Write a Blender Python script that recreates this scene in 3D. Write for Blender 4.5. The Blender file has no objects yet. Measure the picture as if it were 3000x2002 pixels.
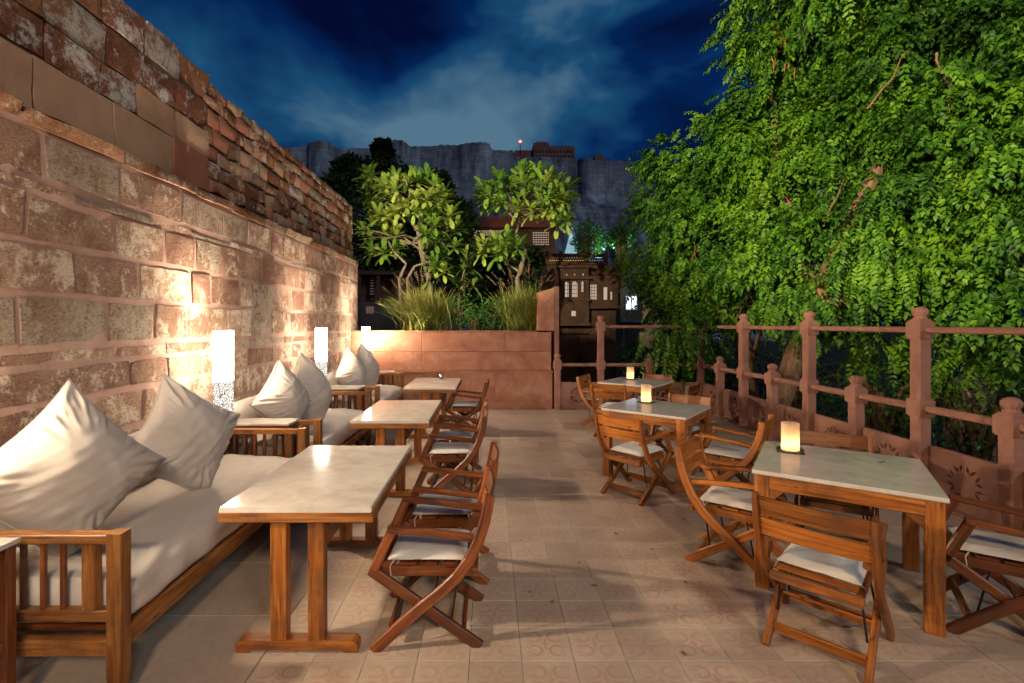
import bpy, bmesh, math, random
import numpy as np
from mathutils import Vector, Matrix, noise as mnoise

random.seed(7)
rng = np.random.default_rng(11)
sc = bpy.context.scene
COL = sc.collection
R = math.radians
PI = math.pi

# ------------------------------------------------------------------ camera
H = 1.68
cam_d = bpy.data.cameras.new('camera')
cam = bpy.data.objects.new('camera', cam_d)
COL.objects.link(cam)
cam.location = (0, 0, H)
cam.rotation_euler = (R(90), 0, 0)
cam_d.sensor_width = 36.0
cam_d.lens = 17.0
cam_d.shift_x = 53 / 2350
cam_d.shift_y = -41 / 2350
cam_d.clip_start = 0.05
cam_d.clip_end = 3000
sc.camera = cam

# ------------------------------------------------------------------ night sky
world = bpy.data.worlds.new('World')
sc.world = world
world.use_nodes = True
wt = world.node_tree
wt.nodes.clear()
wo = wt.nodes.new('ShaderNodeOutputWorld')
wb = wt.nodes.new('ShaderNodeBackground')
wc = wt.nodes.new('ShaderNodeTexCoord')
wm = wt.nodes.new('ShaderNodeMapping')
wm.inputs['Scale'].default_value = (1.0, 1.0, 1.75)
wm.inputs['Location'].default_value = (-2.947, -14.732, -2.437)
wn = wt.nodes.new('ShaderNodeTexNoise')
wn.inputs['Scale'].default_value = 2.7
wn.inputs['Detail'].default_value = 4.5
wn.inputs['Roughness'].default_value = 0.50
wn.inputs['Distortion'].default_value = 0.35
# a bank of cloud low over the horizon, clearer overhead, the same all round
ws = wt.nodes.new('ShaderNodeSeparateXYZ')
wt.links.new(wc.outputs['Generated'], ws.inputs[0])
we = wt.nodes.new('ShaderNodeValToRGB')
be = we.color_ramp
be.interpolation = 'EASE'
be.elements[0].position = 0.12
be.elements[0].color = (.36, .36, .36, 1)
be.elements[1].position = 0.66
be.elements[1].color = (.41, .41, .41, 1)
e = be.elements.new(0.34)
e.color = (.60, .60, .60, 1)
wt.links.new(ws.outputs['Z'], we.inputs['Fac'])
wa = wt.nodes.new('ShaderNodeMath')
wa.operation = 'MULTIPLY_ADD'
wa.inputs[1].default_value = 0.42
wt.links.new(we.outputs['Color'], wa.inputs[0])
wt.links.new(wn.outputs['Fac'], wa.inputs[2])
wr = wt.nodes.new('ShaderNodeValToRGB')
cr = wr.color_ramp
cr.elements[0].position = 0.55
cr.elements[0].color = (0.0006, 0.0022, 0.018, 1)
cr.elements[1].position = 0.89
cr.elements[1].color = (0.052, 0.108, 0.158, 1)
e = cr.elements.new(0.67)
e.color = (0.0006, 0.010, 0.052, 1)
e = cr.elements.new(0.77)
e.color = (0.006, 0.040, 0.096, 1)
wt.links.new(wc.outputs['Generated'], wm.inputs['Vector'])
wt.links.new(wm.outputs['Vector'], wn.inputs['Vector'])
wt.links.new(wa.outputs[0], wr.inputs['Fac'])
wt.links.new(wr.outputs['Color'], wb.inputs['Color'])
wb.inputs['Strength'].default_value = 1.2
wt.links.new(wb.outputs['Background'], wo.inputs['Surface'])

# ------------------------------------------------------------------ moon (the one sun lamp)
sd = bpy.data.lights.new('moon', 'SUN')
sd.energy = 0.62
sd.angle = R(12)
sd.color = (0.88, 0.93, 1.0)
so = bpy.data.objects.new('moon', sd)
COL.objects.link(so)
_dir = Vector((-0.50, 0.74, -0.45)).normalized()     # travels away from the camera, a little to the left
so.rotation_euler = _dir.to_track_quat('-Z', 'Y').to_euler()

# ------------------------------------------------------------------ render
sc.view_settings.view_transform = 'Standard'
sc.view_settings.look = 'None'
sc.view_settings.gamma = 1
sc.view_settings.use_curve_mapping = False
sc.view_settings.exposure = 0.45
sc.render.engine = 'CYCLES'
cy = sc.cycles
cy.use_denoising = True
cy.max_bounces = 6
cy.diffuse_bounces = 3
cy.glossy_bounces = 3
cy.transmission_bounces = 4
cy.transparent_max_bounces = 6
cy.caustics_reflective = False
cy.caustics_refractive = False
cy.sample_clamp_indirect = 4.0
cy.use_adaptive_sampling = True
cy.adaptive_threshold = 0.015

# ================================================================== helpers
def tag(o, label=None, cat=None, group=None, kind=None):
    if label: o['label'] = label
    if cat: o['category'] = cat
    if group: o['group'] = group
    if kind: o['kind'] = kind
    return o

def empty(name, loc=(0, 0, 0), rz=0.0, label=None, cat=None, group=None):
    o = bpy.data.objects.new(name, None)
    COL.objects.link(o)
    o.location = loc
    o.rotation_euler = (0, 0, rz)
    o.empty_display_size = 0.1
    return tag(o, label, cat, group)

def link(name, me, parent=None):
    o = bpy.data.objects.new(name, me)
    COL.objects.link(o)
    if parent is not None:
        o.parent = parent
    return o

def copy_tree(o, parent=None):
    c = o.copy()
    COL.objects.link(c)
    c.parent = parent
    for ch in list(KIDS.get(o.name, [])):
        copy_child(ch, c)
    return c

KIDS = {}
def copy_child(ch, parent):
    c = ch.copy()
    COL.objects.link(c)
    c.parent = parent
    for g in KIDS.get(ch.name, []):
        copy_child(g, c)

class MB:
    def __init__(s):
        s.v = []; s.f = []; s.uv = []
    def add(s, vs, fs, uvs=None):
        b = len(s.v)
        s.v.extend([tuple(p) for p in vs])
        for i, f in enumerate(fs):
            s.f.append(tuple(b + k for k in f))
            s.uv.append(uvs[i] if uvs else [(vs[k][0], vs[k][1]) for k in f])
    def sweep(s, path, w, t, side=(0, 1, 0), ch=0.004, taper=None):
        """chamfered rectangular section (w in the bending plane, t along side) swept along a path"""
        path = [Vector(p) for p in path]
        side = Vector(side).normalized()
        n = len(path)
        rings = []
        acc = 0.0
        us = []
        for i, p in enumerate(path):
            if i == 0: d = path[1] - path[0]
            elif i == n - 1: d = path[-1] - path[-2]
            else: d = (path[i + 1] - p).normalized() + (p - path[i - 1]).normalized()
            d.normalize()
            sd_ = (side - d * side.dot(d)).normalized()
            up = d.cross(sd_).normalized()
            k = taper[i] if taper else 1.0
            a, b = w / 2 * k, t / 2 * k
            c = min(ch, a * .8, b * .8)
            sec = [(-a + c, -b), (a - c, -b), (a, -b + c), (a, b - c), (a - c, b), (-a + c, b), (-a, b - c), (-a, -b + c)]
            rings.append([p + up * x + sd_ * y for x, y in sec])
            if i: acc += (p - path[i - 1]).length
            us.append(acc)
        per = [0]
        for k in range(8):
            per.append(per[-1] + (rings[0][(k + 1) % 8] - rings[0][k]).length)
        vs = [q for r in rings for q in r]
        fs = []; uvs = []
        for i in range(n - 1):
            for k in range(8):
                k2 = (k + 1) % 8
                fs.append((i * 8 + k, i * 8 + k2, (i + 1) * 8 + k2, (i + 1) * 8 + k))
                uvs.append([(us[i], per[k]), (us[i], per[k + 1]), (us[i + 1], per[k + 1]), (us[i + 1], per[k])])
        fs.append(tuple(range(7, -1, -1)))
        uvs.append([(rings[0][k].x * .2, rings[0][k].z) for k in range(7, -1, -1)])
        o = (n - 1) * 8
        fs.append(tuple(o + k for k in range(8)))
        uvs.append([(rings[-1][k].x * .2, rings[-1][k].z) for k in range(8)])
        s.add(vs, fs, uvs)
        return s
    def beam(s, p0, p1, w, t, side=(0, 1, 0), ch=0.004, taper=None):
        return s.sweep([p0, p1], w, t, side, ch, taper)
    def box(s, x0, x1, y0, y1, z0, z1, ch=0.0):
        # long axis along the grain
        dx, dy, dz = x1 - x0, y1 - y0, z1 - z0
        cx, cy_, cz = (x0 + x1) / 2, (y0 + y1) / 2, (z0 + z1) / 2
        if dz >= dx and dz >= dy:
            return s.beam((cx, cy_, z0), (cx, cy_, z1), dx, dy, (0, 1, 0), ch)
        if dx >= dy:
            return s.beam((x0, cy_, cz), (x1, cy_, cz), dz, dy, (0, 1, 0), ch)
        return s.beam((cx, y0, cz), (cx, y1, cz), dz, dx, (1, 0, 0), ch)
    def tube(s, path, radii, n=8, caps=True):
        path = [Vector(p) for p in path]
        rings = []
        us = [0.0]
        ref = Vector((0.13, 0.31, 0.94))
        for i, p in enumerate(path):
            d = (path[min(i + 1, len(path) - 1)] - path[max(i - 1, 0)]).normalized()
            if abs(d.dot(ref)) > .95: rf = Vector((1, 0, 0))
            else: rf = ref
            a = d.cross(rf).normalized(); b = d.cross(a)
            r = radii[i] if hasattr(radii, '__len__') else radii
            rings.append([p + a * (r * math.cos(2 * PI * k / n)) + b * (r * math.sin(2 * PI * k / n)) for k in range(n)])
            if i: us.append(us[-1] + (p - path[i - 1]).length)
        vs = [q for r in rings for q in r]
        fs = []; uvs = []
        for i in range(len(path) - 1):
            for k in range(n):
                k2 = (k + 1) % n
                fs.append((i * n + k, (i + 1) * n + k, (i + 1) * n + k2, i * n + k2))
                a, b = k / n, (k + 1) / n
                uvs.append([(us[i], a), (us[i + 1], a), (us[i + 1], b), (us[i], b)])
        if caps:
            fs.append(tuple(range(n))); uvs.append([(0, 0)] * n)
            o = (len(path) - 1) * n
            fs.append(tuple(o + k for k in range(n - 1, -1, -1))); uvs.append([(0, 0)] * n)
        s.add(vs, fs, uvs)
        return s
    def lathe(s, prof, n=24, c=(0, 0), rib=None):
        vs = []
        for r, z in prof:
            for k in range(n):
                a = 2 * PI * k / n
                rr = r * (rib(a) if rib else 1)
                vs.append((c[0] + rr * math.cos(a), c[1] + rr * math.sin(a), z))
        fs = []
        for i in range(len(prof) - 1):
            for k in range(n):
                k2 = (k + 1) % n
                fs.append((i * n + k, i * n + k2, (i + 1) * n + k2, (i + 1) * n + k))
        fs.append(tuple(range(n - 1, -1, -1)))
        o = (len(prof) - 1) * n
        fs.append(tuple(o + k for k in range(n)))
        s.add(vs, fs)
        return s
    def mesh(s, name, mat, smooth=False):
        me = bpy.data.meshes.new(name)
        me.from_pydata(s.v, [], s.f)
        uvl = me.uv_layers.new(name='UVMap')
        flat = [c for f in s.uv for p in f for c in p]
        uvl.data.foreach_set('uv', flat)
        if mat: me.materials.append(mat)
        if smooth:
            me.polygons.foreach_set('use_smooth', [True] * len(me.polygons))
        me.update()
        return me
    def build(s, name, mat, parent=None, smooth=False):
        o = link(name, s.mesh(name, mat, smooth), parent)
        if parent is not None:
            KIDS.setdefault(parent.name, []).append(o)
        return o

def np_mesh(name, verts, faces, mat, smooth=False):
    me = bpy.data.meshes.new(name)
    verts = np.asarray(verts, dtype=np.float32)
    faces = np.asarray(faces, dtype=np.int32)
    nf, k = faces.shape
    me.vertices.add(len(verts))
    me.vertices.foreach_set('co', verts.ravel())
    me.loops.add(nf * k)
    me.loops.foreach_set('vertex_index', faces.ravel())
    me.polygons.add(nf)
    me.polygons.foreach_set('loop_start', np.arange(0, nf * k, k, dtype=np.int32))
    if smooth:
        me.polygons.foreach_set('use_smooth', np.ones(nf, dtype=bool))
    if mat: me.materials.append(mat)
    me.update(calc_edges=True)
    me.validate()
    return me

def holed_slab(name, outer, holes, thick, mat, axis='y'):
    """flat slab in the x-z plane with real openings, extruded along +y"""
    bm = bmesh.new()
    edges = []
    for loop in [outer] + holes:
        vs = [bm.verts.new((p[0], 0, p[1])) for p in loop]
        for i in range(len(vs)):
            edges.append(bm.edges.new((vs[i], vs[(i + 1) % len(vs)])))
    bmesh.ops.triangle_fill(bm, use_beauty=True, use_dissolve=False, edges=edges, normal=(0, -1, 0))
    r = bmesh.ops.extrude_face_region(bm, geom=bm.faces[:])
    bmesh.ops.translate(bm, verts=[g for g in r['geom'] if isinstance(g, bmesh.types.BMVert)], vec=(0, thick, 0))
    bmesh.ops.recalc_face_normals(bm, faces=bm.faces[:])
    me = bpy.data.meshes.new(name)
    bm.to_mesh(me); bm.free()
    me.materials.append(mat)
    return me

# ------------------------------------------------------------------ materials
class NT:
    def __init__(s, name):
        s.m = bpy.data.materials.new(name)
        s.m.use_nodes = True
        s.t = s.m.node_tree
        s.t.nodes.clear()
        s.out = s.t.nodes.new('ShaderNodeOutputMaterial')
    def n(s, typ, **kw):
        nd = s.t.nodes.new('ShaderNode' + typ)
        for k, v in kw.items():
            if k.startswith('i_'):
                key = k[2:]
                key = int(key) if key.isdigit() else key.replace('_', ' ')
                nd.inputs[key].default_value = v
            else:
                setattr(nd, k, v)
        return nd
    def l(s, a, b):
        s.t.links.new(a, b)
    def math(s, op, a, b=None, c=None, clamp=False):
        nd = s.n('Math', operation=op, use_clamp=clamp)
        for i, x in enumerate((a, b, c)):
            if x is None: continue
            if isinstance(x, (int, float)): nd.inputs[i].default_value = x
            else: s.l(x, nd.inputs[i])
        return nd.outputs[0]
    def mix(s, fac, a, b, mode='MIX'):
        nd = s.n('MixRGB', blend_type=mode)
        for i, x in enumerate((fac, a, b)):
            if isinstance(x, (int, float)): nd.inputs[i].default_value = x
            elif isinstance(x, tuple): nd.inputs[i].default_value = (*x, 1) if len(x) == 3 else x
            else: s.l(x, nd.inputs[i])
        return nd.outputs[0]
    def ramp(s, fac, stops):
        nd = s.n('ValToRGB')
        c = nd.color_ramp
        c.elements[0].position, c.elements[0].color = stops[0][0], (*stops[0][1], 1)
        c.elements[1].position, c.elements[1].color = stops[-1][0], (*stops[-1][1], 1)
        for p, col in stops[1:-1]:
            el = c.elements.new(p); el.color = (*col, 1)
        s.l(fac, nd.inputs[0])
        return nd.outputs[0]
    def noise(s, vec, scale, detail=4, rough=.55, dist=0.0):
        nd = s.n('TexNoise', i_Scale=scale, i_Detail=detail, i_Roughness=rough, i_Distortion=dist)
        if vec is not None: s.l(vec, nd.inputs['Vector'])
        return nd.outputs['Fac']
    def coords(s, kind='Object', scale=None, jitter=0.0):
        tc = s.n('TexCoord')
        v = tc.outputs[kind]
        if jitter:
            oi = s.n('ObjectInfo')
            mp = s.n('VectorMath', operation='MULTIPLY_ADD')
            s.l(oi.outputs['Random'], mp.inputs[0])
            mp.inputs[1].default_value = (jitter, jitter * 1.7, jitter * .6)
            s.l(v, mp.inputs[2])
            v = mp.outputs[0]
        if scale:
            m = s.n('Mapping'); m.inputs['Scale'].default_value = scale
            s.l(v, m.inputs['Vector']); v = m.outputs['Vector']
        return v
    def bump(s, h, strength=.3, dist=.01, normal=None):
        nd = s.n('Bump', i_Strength=strength, i_Distance=dist)
        s.l(h, nd.inputs['Height'])
        if normal is not None: s.l(normal, nd.inputs['Normal'])
        return nd.outputs['Normal']
    def pbsdf(s, col, rough=.6, normal=None, spec=.4, coat=0.0, **kw):
        nd = s.n('BsdfPrincipled')
        for key, x in (('Base Color', col), ('Roughness', rough)):
            if isinstance(x, tuple): nd.inputs[key].default_value = (*x, 1)
            elif isinstance(x, (int, float)): nd.inputs[key].default_value = x
            else: s.l(x, nd.inputs[key])
        nd.inputs['Specular IOR Level'].default_value = spec
        nd.inputs['Coat Weight'].default_value = coat
        for k, v in kw.items():
            nd.inputs[k.replace('_', ' ')].default_value = v
        if normal is not None: s.l(normal, nd.inputs['Normal'])
        return nd.outputs[0]
    def done(s, sh):
        s.l(sh, s.out.inputs['Surface'])
        return s.m

def mat_wood(name, dark, mid, light, rough=.42):
    t = NT(name)
    v = t.coords('UV', (1.6, 24, 1), jitter=9.0)
    g = t.noise(v, 1.6, 6, .62, .6)
    v2 = t.coords('UV', (5, 150, 1), jitter=9.0)
    f = t.noise(v2, 1.2, 3, .6)
    col = t.ramp(g, [(.30, dark), (.5, mid), (.72, light)])
    col = t.mix(.45, col, t.ramp(f, [(.35, (.35, .3, .28)), (.65, (1, 1, 1))]), 'MULTIPLY')
    oi = t.n('ObjectInfo')
    val = t.math('MULTIPLY_ADD', oi.outputs['Random'], .62, .50)
    hsv = t.n('HueSaturation'); t.l(col, hsv.inputs['Color']); t.l(val, hsv.inputs['Value'])
    w = t.noise(t.coords('Object', jitter=2.0), 3.5, 5, .65)
    col = t.mix(t.math('MULTIPLY', t.math('MULTIPLY', t.math('SUBTRACT', w, .50), 5, clamp=True), .75), hsv.outputs[0], (.06, .032, .018))
    # knots
    kv = t.coords('UV', (3.2, 11, 1), jitter=5.0)
    vo = t.n('TexVoronoi', i_Scale=1.1); t.l(kv, vo.inputs['Vector'])
    kf = t.math('LESS_THAN', vo.outputs['Distance'], .085)
    col = t.mix(t.math('MULTIPLY', kf, .75), col, (.05, .018, .008))
    rg = t.math('MULTIPLY_ADD', g, .25, rough - .1)
    return t.done(t.pbsdf(col, rg, t.bump(f, .18, .004), spec=.45))

WOOD = mat_wood('teak_wood', (.13, .034, .006), (.41, .128, .018), (.60, .228, .038))
WOOD_R = mat_wood('red_teak_wood', (.060, .016, .006), (.22, .060, .014), (.38, .125, .030), .36)
WOOD_S = mat_wood('sofa_wood', (.17, .050, .010), (.42, .155, .030), (.58, .265, .070), .5)

def mat_marble():
    t = NT('white_marble')
    v = t.coords('Object', jitter=7.0)
    n1 = t.noise(v, 2.6, 7, .6, 1.6)
    n2 = t.noise(v, 9, 5, .6, .8)
    col = t.ramp(n1, [(.30, (.52, .46, .385)), (.48, (.60, .535, .45)), (.7, (.65, .585, .50))])
    col = t.mix(.25, col, t.ramp(n2, [(.35, (.55, .48, .40)), (.6, (1, 1, 1))]), 'MULTIPLY')
    rg = t.math('MULTIPLY_ADD', t.noise(v, 14, 4), .16, .04)
    return t.done(t.pbsdf(col, rg, t.bump(t.noise(v, 22, 3), .02, .004), spec=.55))
MARBLE = mat_marble()

def mat_fabric(name, col0, col1, wr=8.0):
    t = NT(name)
    v = t.coords('Object', jitter=5.0)
    a = t.noise(v, 1.8, 4, .6)
    col = t.ramp(a, [(.3, col0), (.7, col1)])
    w = t.noise(t.coords('Object', (1.0, 1.3, 3.4), jitter=3.0), wr, 5, .55, .5)
    weave = t.noise(v, 420, 2)
    nb = t.bump(w, .17, .012)
    nb = t.bump(weave, .25, .0015, nb)
    return t.done(t.pbsdf(col, .92, nb, spec=.12, Sheen_Weight=.15))
FAB = mat_fabric('linen_cover', (.45, .385, .315), (.565, .495, .415))
FAB_M = mat_fabric('mattress_sheet', (.46, .385, .305), (.57, .49, .405), 5.0)
FAB_C = mat_fabric('seat_cushion_canvas', (.56, .52, .45), (.68, .63, .55), 12.0)

def mat_ashlar(name, a, b, c, cream, patch=(.50, .66)):
    """weathered sandstone: two stone tones per block, lime patches, dark pits"""
    t = NT(name)
    v = t.coords('Object')
    oi = t.n('ObjectInfo')
    big = t.noise(v, 3.2, 5, .6, .6)
    base = t.ramp(t.math('MULTIPLY_ADD', oi.outputs['Random'], .34, t.math('SUBTRACT', big, .20)), [(.28, a), (.52, b), (.74, c)])
    lime = t.math('ADD', t.math('MULTIPLY', t.noise(v, 5.0, 6, .65, .5), .55), t.math('MULTIPLY', t.noise(v, 22, 9, .78, .3), .45))
    lo = t.math('SUBTRACT', lime, t.math('MULTIPLY_ADD', oi.outputs['Random'], -.13, .56))
    lf = t.math('MULTIPLY', lo, 13.0, clamp=True)
    col = t.mix(lf, base, cream)
    col = t.mix(t.math('MULTIPLY', t.math('GREATER_THAN', oi.outputs['Random'], .80), .45), col, (.10, .065, .045))
    sp = t.noise(t.coords('Object', (1, 1, 1.8)), 38, 8, .80)
    spf = t.ramp(sp, [(.38, (.20, .14, .10)), (.52, (1, 1, 1))])
    col = t.mix(.62, col, spf, 'MULTIPLY')
    h = t.math('ADD', t.math('MULTIPLY', sp, 1.1), t.math('MULTIPLY', lime, 1.0))
    return t.done(t.pbsdf(col, .92, t.bump(h, .95, .030), spec=.15))
ASH = mat_ashlar('ashlar_stone', (.23, .120, .082), (.41, .250, .170), (.54, .380, .270), (.70, .580, .440))
RUB = mat_ashlar('rubble_stone_tone', (.22, .090, .045), (.40, .200, .105), (.50, .290, .160), (.58, .47, .35))
LIMED = mat_ashlar('limewashed_stone', (.17, .065, .036), (.30, .135, .075), (.42, .25, .15), (.70, .66, .62))

def mat_plain(name, c0, c1, scale=4.0, rough=.85, bump=.25, bs=60, spec=.2):
    t = NT(name)
    v = t.coords('Object')
    col = t.ramp(t.noise(v, scale, 6, .62, .4), [(.3, c0), (.7, c1)])
    return t.done(t.pbsdf(col, rough, t.bump(t.noise(v, bs, 5, .7), bump, .01), spec=spec))
MORTAR = mat_plain('pink_mortar', (.31, .185, .142), (.45, .290, .228), 5, .95, .6, 40)
DMORT = mat_plain('dark_joint', (.07, .040, .028), (.15, .085, .055), 6, .95, .5, 40)
TANPL = mat_plain('tan_render', (.30, .175, .105), (.42, .265, .170), 3, .9, .5, 40)
REDST = mat_plain('smooth_red_block', (.25, .095, .058), (.35, .155, .095), 3, .9, .5, 40)

def mat_sandstone():
    t = NT('red_sandstone_slab')
    v = t.coords('Object', (1, 1, 1.3), jitter=4.0)
    w = t.noise(v, 2.4, 8, .66, .7)
    col = t.ramp(w, [(.28, (.25, .095, .056)), (.50, (.36, .155, .090)), (.70, (.45, .235, .150))])
    s = t.noise(t.coords('Object'), 70, 3)
    col = t.mix(.3, col, t.ramp(s, [(.4, (.7, .6, .55)), (.6, (1, 1, 1))]), 'MULTIPLY')
    drip = t.noise(t.coords('Object', (3, 3, .35)), 3.2, 6, .7)
    col = t.mix(t.math('MULTIPLY', t.math('MULTIPLY', t.math('SUBTRACT', drip, .54), 5, clamp=True), .28), col, (.13, .055, .036))
    return t.done(t.pbsdf(col, .72, t.bump(t.noise(t.coords('Object'), 26, 6, .7), .25, .006, t.bump(s, .25, .004)), spec=.2))
SAND = mat_sandstone()

def mat_rail():
    t = NT('pink_sandstone')
    v = t.coords('Object')
    w = t.noise(v, 4.5, 6, .6, .8)
    col = t.ramp(w, [(.3, (.235, .106, .072)), (.7, (.34, .172, .120))])
    s = t.noise(v, 110, 3)
    st = t.noise(t.coords('Object', (1, 1, .25)), 7, 5, .7)
    col = t.mix(t.math('MULTIPLY', t.math('MULTIPLY', t.math('SUBTRACT', st, .56), 6, clamp=True), .6), col, (.13, .06, .042))
    big_ = t.noise(v, 18, 6, .7)
    return t.done(t.pbsdf(col, .85, t.bump(big_, .35, .008, t.bump(s, .45, .004)), spec=.15))
RAIL = mat_rail()

TILE = 0.2612
TX0, TY0 = -1.142, 2.410
def mat_tile():
    t = NT('printed_floor_tile')
    tc = t.n('NewGeometry')
    sx = t.n('SeparateXYZ'); t.l(tc.outputs['Position'], sx.inputs[0])
    def cell(o, off):
        q = t.math('DIVIDE', t.math('SUBTRACT', o, off), TILE)
        return t.math('SUBTRACT', t.math('FRACT', t.math('ADD', q, 40.0)), .5)
    x = cell(sx.outputs['X'], TX0); y = cell(sx.outputs['Y'], TY0)
    ax = t.math('ABSOLUTE', x); ay = t.math('ABSOLUTE', y)
    def arc(cx, cy, r, w):
        dx = t.math('SUBTRACT', ax, cx); dy = t.math('SUBTRACT', ay, cy)
        d = t.math('SQRT', t.math('ADD', t.math('MULTIPLY', dx, dx), t.math('MULTIPLY', dy, dy)))
        q = t.math('ABSOLUTE', t.math('SUBTRACT', d, r))
        return t.math('SUBTRACT', 1.0, t.math('DIVIDE', q, w), clamp=True), dx, dy
    a1, dx1, dy1 = arc(.215, .200, .140, .044)
    a1 = t.math('MULTIPLY', a1, t.math('LESS_THAN', t.math('ADD', t.math('MULTIPLY', dx1, 1.25), t.math('MULTIPLY', dy1, .35)), .085))
    a2, dx2, dy2 = arc(.315, .305, .050, .036)
    a3, _, _ = arc(.325, .095, .045, .034)
    stem = t.math('MULTIPLY', t.math('SUBTRACT', 1.0, t.math('DIVIDE', ax, .034), clamp=True), t.math('LESS_THAN', ay, .17))
    core_ = t.math('SUBTRACT', 1.0, t.math('DIVIDE', t.math('ADD', ax, ay), .12), clamp=True)
    mot = t.math('MAXIMUM', t.math('MAXIMUM', a1, t.math('MULTIPLY', t.math('MAXIMUM', a2, a3), .55)), t.math('MAXIMUM', stem, core_))
    v = t.coords('Object')
    oi = t.n('ObjectInfo')
    pv = t.n('NewGeometry')
    wear = t.noise(pv.outputs['Position'], 1.1, 5, .65)
    wr_ = t.math('MULTIPLY', t.math('SUBTRACT', wear, .30), 3.2, clamp=True)
    fine = t.noise(pv.outputs['Position'], 34, 4, .7)
    base = t.ramp(t.noise(pv.outputs['Position'], 2.3, 6, .6), [(.3, (.400, .300, .218)), (.7, (.520, .405, .305))])
    base = t.mix(.35, base, t.ramp(fine, [(.35, (.66, .6, .55)), (.6, (1, 1, 1))]), 'MULTIPLY')
    val = t.math('MULTIPLY_ADD', oi.outputs['Random'], .20, .90)
    hs = t.n('HueSaturation'); t.l(base, hs.inputs['Color']); t.l(val, hs.inputs['Value'])
    mf = t.math('MULTIPLY', t.math('MULTIPLY', mot, wr_), t.math('MULTIPLY_ADD', fine, .5, .34))
    col = t.mix(mf, hs.outputs[0], (.36, .115, .085))
    rg = t.math('MULTIPLY_ADD', fine, .3, .36)
    return t.done(t.pbsdf(col, rg, t.bump(fine, .08, .003), spec=.35))
TILEM = mat_tile()
def mat_slabf():
    t = NT('plain_floor_slab')
    pv = t.n('NewGeometry')
    oi = t.n('ObjectInfo')
    fine = t.noise(pv.outputs['Position'], 30, 4, .7)
    base = t.ramp(t.noise(pv.outputs['Position'], 1.9, 6, .6), [(.3, (.385, .292, .215)), (.7, (.500, .392, .298))])
    base = t.mix(.35, base, t.ramp(fine, [(.35, (.66, .6, .55)), (.6, (1, 1, 1))]), 'MULTIPLY')
    hs = t.n('HueSaturation'); t.l(base, hs.inputs['Color']); t.l(t.math('MULTIPLY_ADD', oi.outputs['Random'], .14, .92), hs.inputs['Value'])
    return t.done(t.pbsdf(hs.outputs[0], t.math('MULTIPLY_ADD', fine, .3, .36), t.bump(fine, .1, .003), spec=.35))
SLABF = mat_slabf()
GROUT = mat_plain('dark_grout', (.21, .158, .118), (.29, .22, .165), 8, .95, .3, 80)

def mat_leaf(name, c0, c1, c2, trans=.28, rough=.45, spec=.35):
    t = NT(name)
    g = t.n('NewGeometry')
    oi = t.n('ObjectInfo')
    r = t.math('FRACT', t.math('ADD', g.outputs['Random Per Island'], t.math('MULTIPLY', oi.outputs['Random'], .37)))
    clump = t.noise(g.outputs['Position'], 1.9, 3, .6)
    f = t.math('ADD', t.math('MULTIPLY', r, .38), t.math('MULTIPLY_ADD', clump, 1.1, -.22))
    patch_ = t.noise(g.outputs['Position'], .75, 2, .5)
    f = t.math('ADD', f, t.math('MULTIPLY_ADD', patch_, 1.1, -.55))
    col = t.ramp(f, [(.22, c0), (.5, c1), (.80, c2)])
    p = t.pbsdf(col, rough, spec=spec)
    tr = t.n('BsdfTranslucent'); t.l(t.mix(1.0, col, (1.0, 1.0, .35), 'MULTIPLY'), tr.inputs['Color'])
    mx = t.n('MixShader'); mx.inputs[0].default_value = trans
    t.l(p, mx.inputs[1]); t.l(tr.outputs[0], mx.inputs[2])
    return t.done(mx.outputs[0])
LEAF = mat_leaf('tree_leaf', (.020, .052, .010), (.048, .142, .010), (.135, .265, .014), .28, .5, .22)
FLEAF = mat_leaf('frangipani_leaf', (.050, .120, .014), (.120, .220, .026), (.290, .350, .065), .25, .45, .35)
GRASSM = mat_leaf('fountain_grass_blade', (.050, .080, .016), (.190, .200, .040), (.440, .380, .120), .25, .6, .2)
PLUME = mat_leaf('grass_plume', (.20, .12, .07), (.30, .19, .12), (.38, .26, .17), .2, .8, .1)
SHRUBM = mat_leaf('shrub_leaf', (.018, .055, .012), (.035, .110, .016), (.080, .190, .030), .25)
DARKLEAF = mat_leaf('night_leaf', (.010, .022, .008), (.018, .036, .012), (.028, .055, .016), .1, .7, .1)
PODM = mat_leaf('dry_pod', (.16, .06, .018), (.24, .10, .03), (.30, .15, .05), .1, .7, .2)

def mat_bark(name, a, b):
    t = NT(name)
    v = t.coords('Object', (1, 1, .35))
    n1 = t.noise(v, 16, 6, .7, .4)
    col = t.ramp(n1, [(.3, a), (.7, b)])
    return t.done(t.pbsdf(col, .9, t.bump(n1, .6, .012), spec=.15))
BARK = mat_bark('tree_bark', (.10, .050, .026), (.28, .165, .095))
FBARK = mat_bark('frangipani_bark', (.09, .066, .046), (.21, .160, .115))

def mat_flat(name, c, rough=.7, spec=.3, metal=0.0):
    t = NT(name)
    n1 = t.noise(t.coords('Object'), 14, 5, .65)
    col = t.mix(t.math('MULTIPLY', n1, .5), c, tuple(x * .55 for x in c))
    return t.done(t.pbsdf(col, rough, t.bump(n1, .1, .004), spec=spec, Metallic=metal))
STEEL = mat_flat('dark_steel', (.045, .035, .03), .45, .5, .7)
CUPM = mat_flat('brushed_steel', (.55, .53, .5), .3, .5, 1.0)
PLATE = mat_flat('black_slate', (.03, .026, .024), .35, .5)
WAX = mat_flat('candle_wax', (.75, .66, .5), .5)
SOIL = mat_flat('potting_soil', (.05, .032, .022), .95, .1)
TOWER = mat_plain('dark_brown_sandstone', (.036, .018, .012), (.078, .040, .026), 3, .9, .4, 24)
TOWER2 = mat_plain('dark_brown_trim', (.045, .023, .015), (.080, .040, .025), 4, .9, .3, 30)
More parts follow.
